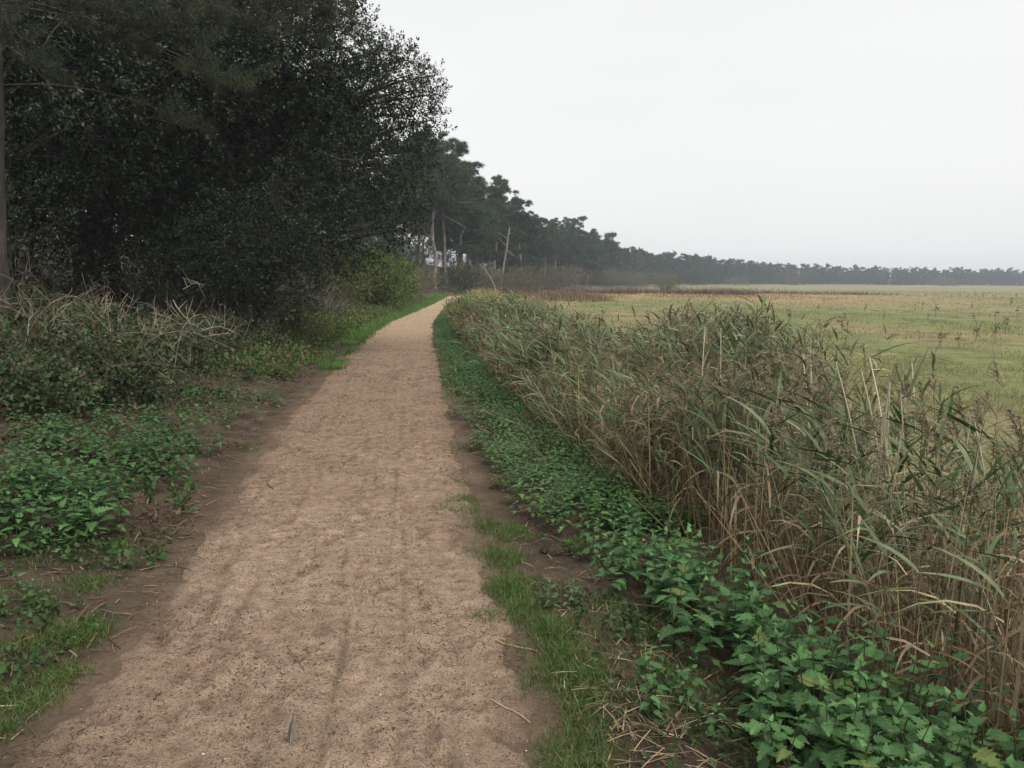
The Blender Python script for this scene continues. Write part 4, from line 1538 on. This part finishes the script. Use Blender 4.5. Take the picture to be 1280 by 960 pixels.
# right strip between the verge and the reeds
for (px, py, rad, n, s) in [(1090, 930, .28, 22, .95), (1000, 820, .30, 26, 1.0), (950, 780, .28, 24, 1.0), (900, 735, .28, 24, .95), (860, 700, .26, 20, .9), (1180, 900, .3, 16, 1.0),
                            (1250, 930, .25, 12, 1.0), (1040, 860, .25, 16, 1), (820, 700, .2, 12, .8), (800, 660, .28, 20, .85), (770, 610, .35, 26, .85), (1130, 955, .2, 10, .9),
                            (890, 870, .12, 5, .6), (860, 820, .1, 4, .55), (1200, 950, .25, 10, 1), (735, 730, .15, 5, .5)]:
    px -= 32
    p = P(px, py, 0.12)
    for k in range(n):
        a, q = rN.uniform(0, 6.28), math.sqrt(rN.random()) * rad
        NET.append((p[0] + math.cos(a) * q, p[1] + math.sin(a) * q * 1.3, s * rN.uniform(.75, 1.1), 'R'))
# left bank
for (px, py, z, rad, n, s) in [(20, 620, .35, .38, 26, .95), (90, 590, .35, .35, 24, .95), (160, 555, .38, .42, 26, .95), (60, 560, .5, .4, 24, 1), (130, 520, .5, .45, 24, 1), (215, 570, .25, .22, 9, .8),
                               (40, 640, .25, .25, 14, .9), (100, 620, .25, .2, 9, .7), (10, 540, .6, .3, 12, .9), (270, 505, .35, .35, 16, .85), (240, 480, .45, .4, 14, .85), (300, 500, .3, .25, 10, .8),
                               (170, 470, .7, .5, 14, .9), (330, 450, .4, .5, 18, .85), (300, 450, .45, .4, 14, .85), (365, 445, .3, .35, 10, .75), (90, 645, .15, .15, 6, .55), (340, 485, .2, .2, 6, .7),
                               (200, 540, .4, .3, 20, 1), (40, 500, .7, .4, 20, 1), (110, 480, .8, .45, 20, 1), (250, 540, .25, .2, 10, .85), (310, 470, .45, .4, 20, .9), (70, 610, .35, .35, 22, 1.05), (20, 585, .45, .3, 20, 1.05),
                               (10, 735, .1, .12, 5, .5), (30, 770, .05, .12, 5, .45), (75, 680, .12, .12, 5, .5), (15, 690, .15, .1, 4, .5), (230, 520, .4, .3, 10, .8)]:
    p = P(px, py, z)
    for k in range(n):
        a, q = rN.uniform(0, 6.28), math.sqrt(rN.random()) * rad
        NET.append((p[0] + math.cos(a) * q, p[1] + math.sin(a) * q * 1.3, s * rN.uniform(.75, 1.1), 'L'))
NET = [n for n in NET if not (Lx(n[1]) + 0.02 < n[0] < Rx(n[1]) + 0.1)]
NET.sort(key=lambda n: math.hypot(n[0], n[1]))
nmass = MB()
cntn = 0
for (x_, y_, s, sd_) in NET:
    i = int(rN.integers(8))
    z_ = float(gz(x_, y_)) - .01
    rz = rN.uniform(0, 6.28)
    zone = (('in the lower right foreground below the reeds' if y_ < 3.35 else 'in the middle of the strip beside the straw' if y_ < 4.6 else 'where the strip narrows past the dark soil clod') if sd_ == 'R'
            else ('low down on the left bank near the path grass' if y_ < 4.4 else 'in the big patch on the left bank' if y_ < 6 else 'high on the left bank below the brambles'))
    lab = ('nettle plant with toothed leaves ' + zone, 'nettles ' + zone)
    rot = (rN.normal(0, .13), rN.normal(0, .13), rz)
    if cntn < 150:
        o = empty('nettle', (x_, y_, z_))
        link('stem', n_mesh[i]['stem'], o)
        for l in n_mesh[i]['leaves']:
            link('leaf', l, o)
    elif cntn < 295:
        o = link('nettle', n_flat_mesh[i], None, (x_, y_, z_))
    else:
        inst(nmass, n_small[i], rotz(np.array([rz])), np.array([[x_, y_, z_]]), np.array([s]), np.full((1, 3), rN.uniform(.8, 1.2)))
        continue
    cntn += 1
    o.rotation_euler = rot
    o.scale = (s, s, s)
    tag(o, lab[0], 'nettle', lab[1])
# the strip running on to the bend, too many to count
n = 3000
yy = 5.0 + 27 * rN.random(n) ** 1.5
wdt = np.interp(yy, _ey, _ed)
xx = Rx(yy) + np.interp(yy, [5, 7, 10], [.28, .1, .0]) + (wdt + .05) * rN.random(n) ** .8 * np.interp(yy, [5, 9, 30], [.9, .95, .9])
keep = fbm(xx * 1.5, yy * 1.2, 91) > np.interp(xx - Rx(yy), [.0, .45], [.60, .22])
for x_, y_ in zip(xx[keep], yy[keep]):
    inst(nmass, n_small[rN.integers(8)], rotz(np.array([rN.uniform(0, 6.28)])), np.array([[x_, y_, float(gz(x_, y_)) - .02]]), np.array([rN.uniform(.5, .85)]),
         (np.array([1.15, 1.1, .95]) * rN.uniform(.75, 1.3))[None])
tag(nmass.build('nettle_cover', M_nettle), 'carpet of nettles running on along both sides of the path', kind='stuff')

# ------------------------------------------------------------------ grass
rG = np.random.default_rng(717)


def blade_T(seed, seg=3, bend=.5):
    r = np.random.default_rng(seed)
    t = np.linspace(0, 1, seg + 1)
    pts = np.stack([np.zeros(seg + 1), bend * t ** 2, t * (1 - .25 * bend * t)], -1)
    v, f = strip(pts, (1 - t) ** .7 + .05, (1, 0, 0))
    return v, [f], np.repeat((0.75 + .4 * t)[:, None], 2, 0) * np.ones((1, 3))


BT = [blade_T(i, 3, b_) for i, b_ in enumerate((.25, .6, 1.0))]


def blades(mb, x, y, z, h, w, cols, lean=.3):
    n = len(x)
    k = rG.integers(0, 3, n)
    M = tilt(rG.uniform(0, 6.28, n), np.abs(rG.normal(0, lean, n))) @ rotz(rG.uniform(0, 6.28, n))
    M = M @ (np.eye(3)[None] * np.stack([w, h, h], -1)[:, None, :])
    c = np.asarray(cols)[rG.integers(0, len(cols), n)] * rG.uniform(.7, 1.3, (n, 1))
    for q in range(3):
        m = k == q
        if m.any():
            inst(mb, BT[q], M[m], np.stack([x, y, z], -1)[m], 1.0, c[m])


GC = [(0.055, 0.118, 0.022), (0.07, 0.135, 0.028), (0.045, 0.098, 0.02), (0.085, 0.14, 0.035), (0.06, 0.12, 0.025), (0.19, 0.165, 0.075)]
vg = MB()
for (px, py, rad, n) in [(575, 628, .13, 500), (570, 605, .06, 120), (605, 660, .13, 600), (640, 668, .13, 700), (625, 700, .14, 900), (640, 735, .14, 1100), (650, 765, .13, 1000), (690, 790, .11, 800),
                         (715, 830, .12, 900), (700, 850, .1, 500), (735, 870, .09, 450), (725, 900, .08, 400), (735, 950, .12, 800), (700, 955, .09, 350), (760, 760, .12, 250), (830, 780, .14, 350), (800, 800, .12, 250),
                         (655, 860, .05, 120), (610, 775, .06, 160), (600, 690, .16, 250), (670, 740, .2, 400), (690, 820, .18, 400), (750, 830, .2, 350), (720, 780, .2, 300), (590, 640, .15, 200), (760, 900, .2, 300), (550, 640, .08, 120), (850, 850, .15, 280), (900, 880, .15, 250), (960, 930, .15, 280), (840, 900, .12, 160), (590, 560, .2, 200), (560, 520, .2, 160),
                         (770, 690, .15, 200), (720, 680, .1, 150),
                         (150, 692, .10, 350), (110, 738, .12, 450), (88, 800, .12, 800), (112, 794, .09, 450), (72, 850, .10, 650), (45, 880, .08, 400), (2, 880, .08, 400), (6, 915, .05, 240),
                         (50, 812, .1, 300), (200, 670, .08, 100), (35, 760, .15, 150), (60, 720, .15, 150), (15, 830, .1, 160), (310, 560, .15, 140), (395, 465, .5, 300)]:
    p = P(px, py)
    n = int(n * 1.3)
    a, q = rG.uniform(0, 6.28, n), rG.random(n) ** .62 * rad
    x_, y_ = p[0] + np.cos(a) * q, p[1] + np.sin(a) * q * 1.25
    x_, y_ = x_ + .035 * rG.normal(size=n), y_ + .05 * rG.normal(size=n)
    blades(vg, x_, y_, gz(x_, y_) + .004, rG.uniform(.02, .065, n) * (1.15 - .6 * q / rad) * (.5 + fbm(x_ * 9, y_ * 9, 161, 2)), rG.uniform(.0022, .004, n), GC, .4)
# bright verge towards the bend
n = 14000
y_ = 14 + 55 * rG.random(n) ** 1.4
x_ = Lx(y_) + .15 - rG.random(n) ** 1.2 * np.interp(y_, [14, 20, 30, 60], [1.0, 1.2, 1.1, .9]) + rG.normal(0, .06, n)
keep = fbm(x_ * 1.5, y_ * .8, 95) > np.interp(y_, [14, 22], [.5, .25])
x_, y_ = x_[keep], y_[keep]
n = len(x_)
blades(vg, x_, y_, gz(x_, y_), rG.uniform(.06, .15, n), rG.uniform(.008, .02, n) * np.interp(y_, [14, 60], [.8, 2]), [(0.085, 0.165, 0.03), (0.10, 0.175, 0.038), (0.075, 0.14, 0.03)])
n = 5000
y_ = 11 + 28 * rG.random(n)
x_ = Rx(y_) + .0 + rG.random(n) * np.interp(y_, [11, 20, 30], [.35, .6, .7])
blades(vg, x_, y_, gz(x_, y_), rG.uniform(.04, .1, n), rG.uniform(.006, .012, n), GC)
tag(vg.build('verge_grass', M_grass), 'short green grass tufts along the path edges', kind='stuff')

# low herbs and ivy on the left bank
rH = np.random.default_rng(515)
T_herb = [spray(9, 0.07, 0.036, 0.026, [(0.05, 0.095, 0.028), (0.065, 0.11, 0.034), (0.04, 0.075, 0.026), (0.06, 0.09, 0.035)], 80, rH) for _ in range(4)]
T_dry = [spray(7, 0.10, 0.05, 0.016, [(0.10, 0.07, 0.045), (0.13, 0.09, 0.058), (0.075, 0.055, 0.036)], 85, rH) for _ in range(3)]
hb = MB()
for Ts, n, thr, spread in ((T_herb, 4200, .54, 2.0), (T_dry, 4000, .44, 2.4)):
    y_ = 2.0 + 14 * rH.random(n) ** 1.25
    x_ = Lx(y_) - .12 - np.abs(rH.normal(0, spread, n))
    keep = fbm(x_ * 1.6, y_ * 1.6, 131 + n, 3) > thr + .25 * np.exp(-(Lx(y_) - x_) * 2.2)
    x_, y_ = x_[keep], y_[keep]
    n = len(x_)
    d = nrm(rH.normal(0, .55, (n, 3)) + [0, 0, 1])
    k = rH.integers(0, len(Ts), n)
    M = frames(d, rH.normal(0, 1, (n, 3)))
    tn = np.repeat(rH.uniform(.7, 1.25, (n, 1)), 3, 1)
    for q in range(len(Ts)):
        m = k == q
        inst(hb, Ts[q], M[m], np.stack([x_, y_, gz(x_, y_) + .002], -1)[m], rH.uniform(.7, 1.5, m.sum()), tn[m])
for Ts, n in ((T_herb, 4200), (T_dry, 900)):
    y_ = 12 + 46 * rH.random(n) ** 1.5
    x_ = Lx(y_) - .5 - np.abs(rH.normal(0, 1.6, n))
    d = nrm(rH.normal(0, .55, (n, 3)) + [0, 0, 1])
    k = rH.integers(0, len(Ts), n)
    M = frames(d, rH.normal(0, 1, (n, 3)))
    for q in range(len(Ts)):
        m = k == q
        inst(hb, Ts[q], M[m], np.stack([x_, y_, gz(x_, y_) + .002], -1)[m], rH.uniform(1.0, 2.3, m.sum()), rH.uniform(.8, 1.3, (m.sum(), 1)) * np.array([1.35, 1.2, 1.0]))
for (px, py, rad, n) in [(60, 700, .35, 90), (30, 790, .25, 60), (100, 690, .22, 50), (15, 850, .15, 25), (800, 780, .3, 50), (860, 880, .3, 60), (740, 700, .25, 25), (930, 940, .3, 60), (880, 790, .2, 40)]:
    p = P(px, py)
    x_, y_ = p[0] + rH.normal(0, rad * .55, n), p[1] + rH.normal(0, rad * .55, n)
    inst(hb, T_herb[rH.integers(4)], frames(nrm(rH.normal(0, .5, (n, 3)) + [0, 0, 1]), rH.normal(0, 1, (n, 3))), np.stack([x_, y_, gz(x_, y_) + .002], -1), rH.uniform(.6, 1.1, n))
tag(hb.build('low_herbs', M_nettle), 'low creeping herbs and withered leaves covering the verges and the left bank', kind='stuff')

# meadow grass
mg = MB()
MGC = np.array([(0.19, 0.19, 0.075), (0.26, 0.215, 0.115), (0.15, 0.175, 0.06), (0.24, 0.21, 0.10), (0.30, 0.24, 0.13)])
for (y0, y1, n, h0, h1, w) in [(5, 16, 9000, .07, .24, .006), (12, 32, 26000, .06, .18, .010), (30, 62, 22000, .06, .18, .022), (60, 120, 12000, .07, .2, .05), (118, 190, 4000, .1, .25, .1)]:
    y_ = rG.uniform(y0, y1, n)
    lo = bed_in(y_) + np.where(y_ < 30, 2.6, 1.5)
    x_ = lo + rG.random(n) * np.maximum(y_ * .80 + 3 - lo, 3)
    dn = fbm(x_ * .06, y_ * .025, 41)
    tall = fbm(x_ * .8, y_ * .5, 97)
    keep = tall > .42
    x_, y_, dn, tall = x_[keep], y_[keep], dn[keep], tall[keep]
    n = len(x_)
    k = np.clip((dn - .30) * 11 + rG.normal(0, 1.0, n), 0, 4.99).astype(int)
    cpal = np.array([2, 0, 3, 1, 4])[k]
    c = MGC[cpal] * rG.uniform(.75, 1.2, (n, 1))
    M = tilt(rG.uniform(0, 6.28, n), np.abs(rG.normal(0, .4, n))) @ rotz(rG.uniform(0, 6.28, n))
    h = rG.uniform(h0, h1, n) * (.5 + tall)
    M = M @ (np.eye(3)[None] * np.stack([np.full(n, w) * rG.uniform(.7, 1.4, n), h, h], -1)[:, None, :])
    inst(mg, (BT[1][0][[0, 1, 4, 5, 6, 7]], [np.array([[0, 1, 3, 2], [2, 3, 5, 4]])], BT[1][2][[0, 1, 4, 5, 6, 7]]), M, np.stack([x_, y_, gz(x_, y_) - .01], -1), 1.0, c)
tag(mg.build('meadow_grass', M_grass), 'yellowing tussock grass of the marsh meadow', kind='stuff')

# rust-brown rushes across the marsh
rush = MB()
for (y0, y1, x0, x1, n, hh, cl) in [(118, 132, -2, 36, 5200, .95, (0.115, 0.068, 0.045)), (128, 146, 20, 62, 2600, .6, (0.13, 0.08, 0.055)), (76, 118, -3, 10, 2200, .8, (0.17, 0.115, 0.075)),
                                    (60, 80, -5, 2.5, 1500, .75, (0.24, 0.18, 0.11)), (160, 230, 10, 60, 1800, .7, (0.24, 0.19, 0.13)), (95, 118, 5, 40, 1600, .35, (0.24, 0.15, 0.08))]:
    x_, y_ = rG.uniform(x0, x1, n), rG.uniform(y0, y1, n)
    keep = (x_ > Rx(y_) + .8) & (fbm(x_ * .25, y_ * .1, 99) > .36)
    x_, y_ = x_[keep], y_[keep]
    n = len(x_)
    h = hh * rG.uniform(.5, 1.25, n) * (.6 + .8 * fbm(x_ * .3, y_ * .05, 98))
    blades(rush, x_, y_, gz(x_, y_), h, rG.uniform(.04, .09, n), [cl, tuple(np.array(cl) * 1.25), tuple(np.array(cl) * .75)], .18)
tag(rush.build('rushes', M_grass), 'rust brown dead rushes in a band across the marsh', kind='stuff')

# dark dead dock stalks scattered over the meadow
dock = []
for i in range(4):
    m = MB()
    r = np.random.default_rng(8000 + i)
    v, f = tube(trunk_pts((0, 0, 0), (r.normal(0, .05), r.normal(0, .05), .75), r, 5, .03), np.linspace(.012, .005, 5), 4)
    m.add(v, f, (0.08, 0.05, 0.035))
    lobes_crown(m, [(0, 0, .35 + .1 * k, .08) for k in range(4)], [spray(8, .1, .05, .03, [(0.075, 0.045, 0.032), (0.10, 0.065, 0.045)], 50, r)], 60, r, scale=(.7, 1))
    me = m.mesh('dock_stalk')
    me.materials.append(M_twig)
    dock.append(me)
rD = np.random.default_rng(919)
for k in range(40):
    py = 372 + 70 * rD.random() ** 2.0
    px = rD.uniform(880, 1278)
    p = P(px, py, -.55)
    if p[0] < bed_in(p[1]) + 5:
        continue
    o = link('dock_stalk', dock[rD.integers(4)], None, (p[0], p[1], float(gz(p[0], p[1]))))
    s = rD.uniform(.55, 1.1)
    o.scale = (s, s, s)
    o.rotation_euler = (rD.normal(0, .1), rD.normal(0, .1), rD.uniform(0, 6.28))
    tag(o, 'dark dead dock stalk standing up from the marsh meadow', 'dock', 'dead dock stalks on the meadow')

# ------------------------------------------------------------------ litter
rS = np.random.default_rng(818)
lit = MB()


def straws(n, xy, L, w, cols, dz=.008, surf=gz, mb=lit, tl=.12):
    x_, y_ = xy
    a = rS.uniform(0, 6.28, n)
    d = np.stack([np.cos(a), np.sin(a), rS.normal(0, tl, n)], -1)
    M = frames(d, np.tile([0, 0, 1.0], (n, 1)) + rS.normal(0, .25, (n, 3)))
    M = M * np.stack([w, L, np.full(n, .15) * L], -1)[:, None, :]
    T = (np.array([[-.5, -.5, 0], [.5, -.5, 0], [-.5, 0, .25], [.5, 0, .25], [-.3, .5, 0], [.3, .5, 0]]), [np.array([[0, 1, 3, 2], [2, 3, 5, 4]])], np.ones((6, 3)))
    c = np.asarray(cols)[rS.integers(0, len(cols), n)] * rS.uniform(.65, 1.2, (n, 1))
    inst(mb, T, M, np.stack([x_, y_, surf(x_, y_) + dz + np.abs(d[:, 2]) * L * .4], -1), 1.0, c)


STR = [(0.25, 0.185, 0.11), (0.19, 0.135, 0.08), (0.32, 0.25, 0.16), (0.14, 0.098, 0.06), (0.11, 0.078, 0.05)]
n = 900
y_ = 1.9 + 5.5 * rS.random(n) ** 1.3
x_ = Rx(y_) + .15 + np.abs(rS.normal(.35, .33, n)) * np.interp(y_, [2, 7], [1.15, .8])
straws(n, (x_, y_), rS.uniform(.02, .15, n), rS.uniform(.0015, .0045, n), STR)
for (px, py, rad, k) in [(800, 850, .3, 70), (850, 930, .3, 90), (720, 620, .3, 70), (780, 900, .2, 50), (940, 890, .25, 40), (690, 640, .2, 50), (830, 800, .2, 40)]:
    p = P(px, py)
    straws(k, (p[0] + rS.normal(0, rad * .6, k), p[1] + rS.normal(0, rad * .6, k)), rS.uniform(.02, .17, k), rS.uniform(.0015, .006, k), STR, .014)
n = 1300
y_ = 7 + 16 * rS.random(n)
x_ = Rx(y_) + rS.uniform(-.1, .8, n)
straws(n, (x_, y_), rS.uniform(.04, .16, n), rS.uniform(.004, .009, n), STR + [(0.16, 0.1, 0.065)])
n = 2200
y_ = 2.2 + 13 * rS.random(n)
x_ = Lx(y_) - np.abs(rS.normal(0, 1.0, n))
straws(n, (x_, y_), rS.uniform(.03, .14, n), rS.uniform(.003, .009, n), [(0.16, 0.11, 0.07), (0.11, 0.075, 0.05), (0.22, 0.165, 0.105), (0.14, 0.085, 0.055)])
tag(lit.build('straw_litter', M_straw), 'dry straw and reed litter strewn over both verges', kind='stuff')

deb = MB()
n = 52000
y_ = 1.6 + 20 * rS.random(n) ** 1.7
x_ = Lx(y_) + (Rx(y_) - Lx(y_)) * rS.uniform(-.02, 1.02, n)
keep = (fbm(x_ * 3.5, y_ * 3.5, 93) > rS.uniform(.35, .62, n)) & (rS.random(n) < np.interp(y_, [12, 22], [1, .08]))
x_, y_ = x_[keep], y_[keep]
n = len(x_)
DEB = [(0.055, 0.036, 0.026), (0.08, 0.052, 0.036), (0.04, 0.028, 0.02), (0.12, 0.08, 0.055), (0.05, 0.034, 0.024), (0.38, 0.29, 0.19)]
straws(n, (x_, y_), rS.uniform(.005, .027, n) * np.interp(y_, [2, 15], [.8, 2.2]), rS.uniform(.0012, .004, n) * np.interp(y_, [2, 15], [.9, 2]), DEB, .001, pathz, deb, .25)
n = 260
y_ = 1.8 + 8 * rS.random(n) ** 1.4
x_ = Lx(y_) + (Rx(y_) - Lx(y_)) * rS.uniform(.02, .98, n)
straws(n, (x_, y_), rS.uniform(.003, .008, n), rS.uniform(.003, .006, n), [(0.6, 0.57, 0.52), (0.5, 0.46, 0.4)], .006, pathz, deb, .3)
n = 300
y_ = 1.8 + 8 * rS.random(n) ** 1.3
x_ = Lx(y_) + (Rx(y_) - Lx(y_)) * rS.uniform(.0, 1.0, n)
straws(n, (x_, y_), rS.uniform(.04, .11, n), rS.uniform(.0016, .003, n), [(0.07, 0.045, 0.032), (0.1, 0.066, 0.045), (0.2, 0.14, 0.085)], .006, pathz, deb, .05)
tag(deb.build('path_debris', M_straw), 'dark crumbs, bits of twig and shell trodden into the sand', kind='stuff')

# single straws and twigs one can point at
for (a, b_, w, cl, nm, lab) in [((618, 805), (672, 816), .006, (0.36, 0.27, 0.16), 'straw', 'pale dry straw on the sand at the right path edge beside the grass'),
                                ((614, 882), (664, 905), .006, (0.36, 0.27, 0.16), 'straw', 'pale straw lying slantwise on the sand in the right foreground'),
                                ((176, 715), (198, 708), .006, (0.42, 0.33, 0.2), 'straw', 'short pale straw on the sand at the left path edge'),
                                ((218, 706), (242, 718), .005, (0.075, 0.05, 0.035), 'twig', 'dark twig lying on the sand near the left path edge'),
                                ((192, 882), (201, 873), .007, (0.06, 0.042, 0.03), 'twig', 'short thick dark twig on the sand in the left foreground'),
                                ((135, 798), (150, 812), .006, (0.07, 0.05, 0.035), 'twig', 'dark twig beside the left grass tuft'),
                                ((334, 608), (342, 615), .008, (0.05, 0.035, 0.026), 'twig', 'small black twig near the middle of the path'),
                                ((0, 887), (28, 884), .006, (0.45, 0.37, 0.25), 'straw', 'pale straw in the grass at the left border')]:
    p, q = P(*a), P(*b_)
    t = np.linspace(0, 1, 6)[:, None]
    pts = p * (1 - t) + q * t + rS.normal(0, .003, (6, 3))
    pts[:, 2] = pathz(pts[:, 0], pts[:, 1]) + w * .5 + .004
    m = MB()
    v, f = tube(pts, np.linspace(w * .5, w * .35, 6), 5)
    m.add(v, f, cl)
    tag(m.build(nm, M_straw), lab, nm)

# the grey feather stuck in the sand
p = P(363, 938)
root = empty('feather', (p[0], p[1], float(pathz(p[0], p[1])[0]) - .004))
m = MB()
ctr = bez((0, 0, 0), (0.002, .012, .05), (.008, .035, .085), 8)
v, f = tube(ctr, np.linspace(.0016, .0006, 8), 4)
m.add(v, f, (0.3, 0.27, 0.23))
m.build('shaft', M_straw, root)
for sgn in (-1, 1):
    m = MB()
    w_ = np.array([.002, .009, .012, .012, .011, .009, .006, .001])
    out = ctr + np.array([sgn, -.25, .1]) * w_[:, None] + np.array([0, .004, .003])
    v = np.concatenate([ctr + [0, -.0005, 0], out])
    i = np.arange(7)
    f = np.stack([i, i + 1, i + 9, i + 8], -1)
    m.add(v, f, (0.075, 0.062, 0.05) if sgn < 0 else (0.15, 0.13, 0.108))
    m.build('vane', M_straw, root)
tag(root, 'small grey and white feather stuck in the sand of the near path', 'feather')

# clods of dug-up soil on the right verge
for i, (px, py, s, lab) in enumerate([(698, 690, .085, 'dark hollowed clod of soil beside the bright grass on the right verge'), (622, 610, .05, 'small dark clod on the right verge below the nettles')]):
    p = P(px, py)
    r = np.random.default_rng(9000 + i)
    nu, nw = 20, 10
    th, ph = np.meshgrid(np.arange(nu) * 2 * PI / nu, np.linspace(-1.1, PI / 2, nw))
    d = np.stack([np.cos(th) * np.cos(ph), np.sin(th) * np.cos(ph), np.sin(ph)], -1)
    rad = s * (0.75 + .6 * fbm(d[..., 0] * 2 + 5, d[..., 1] * 2 + d[..., 2] * 3, 7 + i, 4))
    v = d * rad[..., None] * np.array([1.2, .8, .55])
    ii = np.arange(nu * nw).reshape(nw, nu)
    jj = np.roll(ii, -1, 1)
    m = MB()
    m.add(v.reshape(-1, 3), np.stack([ii[:-1], jj[:-1], jj[1:], ii[1:]], -1).reshape(-1, 4), (0.06, 0.042, 0.031))
    o = m.build('soil_clod', M_soil, None, True, (p[0], p[1], float(gz(p[0], p[1]))))
    tag(o, lab, 'clod')

# ------------------------------------------------------------------ damp air over the marsh
hz = MB()
x0, x1, y0, y1, z0, z1 = -760, 1020, -60, 970, -3.0, 21.0
hz.add([(x0, y0, z0), (x1, y0, z0), (x1, y1, z0), (x0, y1, z0), (x0, y0, z1), (x1, y0, z1), (x1, y1, z1), (x0, y1, z1)],
       np.array([[0, 3, 2, 1], [4, 5, 6, 7], [0, 1, 5, 4], [1, 2, 6, 5], [2, 3, 7, 6], [3, 0, 4, 7]]), (1, 1, 1))
m_, t_, out_ = new_mat('damp_air')
pv = t_.nodes.new('ShaderNodeVolumePrincipled')
pv.inputs['Color'].default_value = (0.82, 0.90, 1.0, 1)
pv.inputs['Density'].default_value = 0.00072
pv.inputs['Anisotropy'].default_value = 0.0
t_.links.new(pv.outputs[0], out_.inputs['Volume'])
tag(hz.build('haze', m_), 'thin grey blue haze over the marsh', kind='stuff')
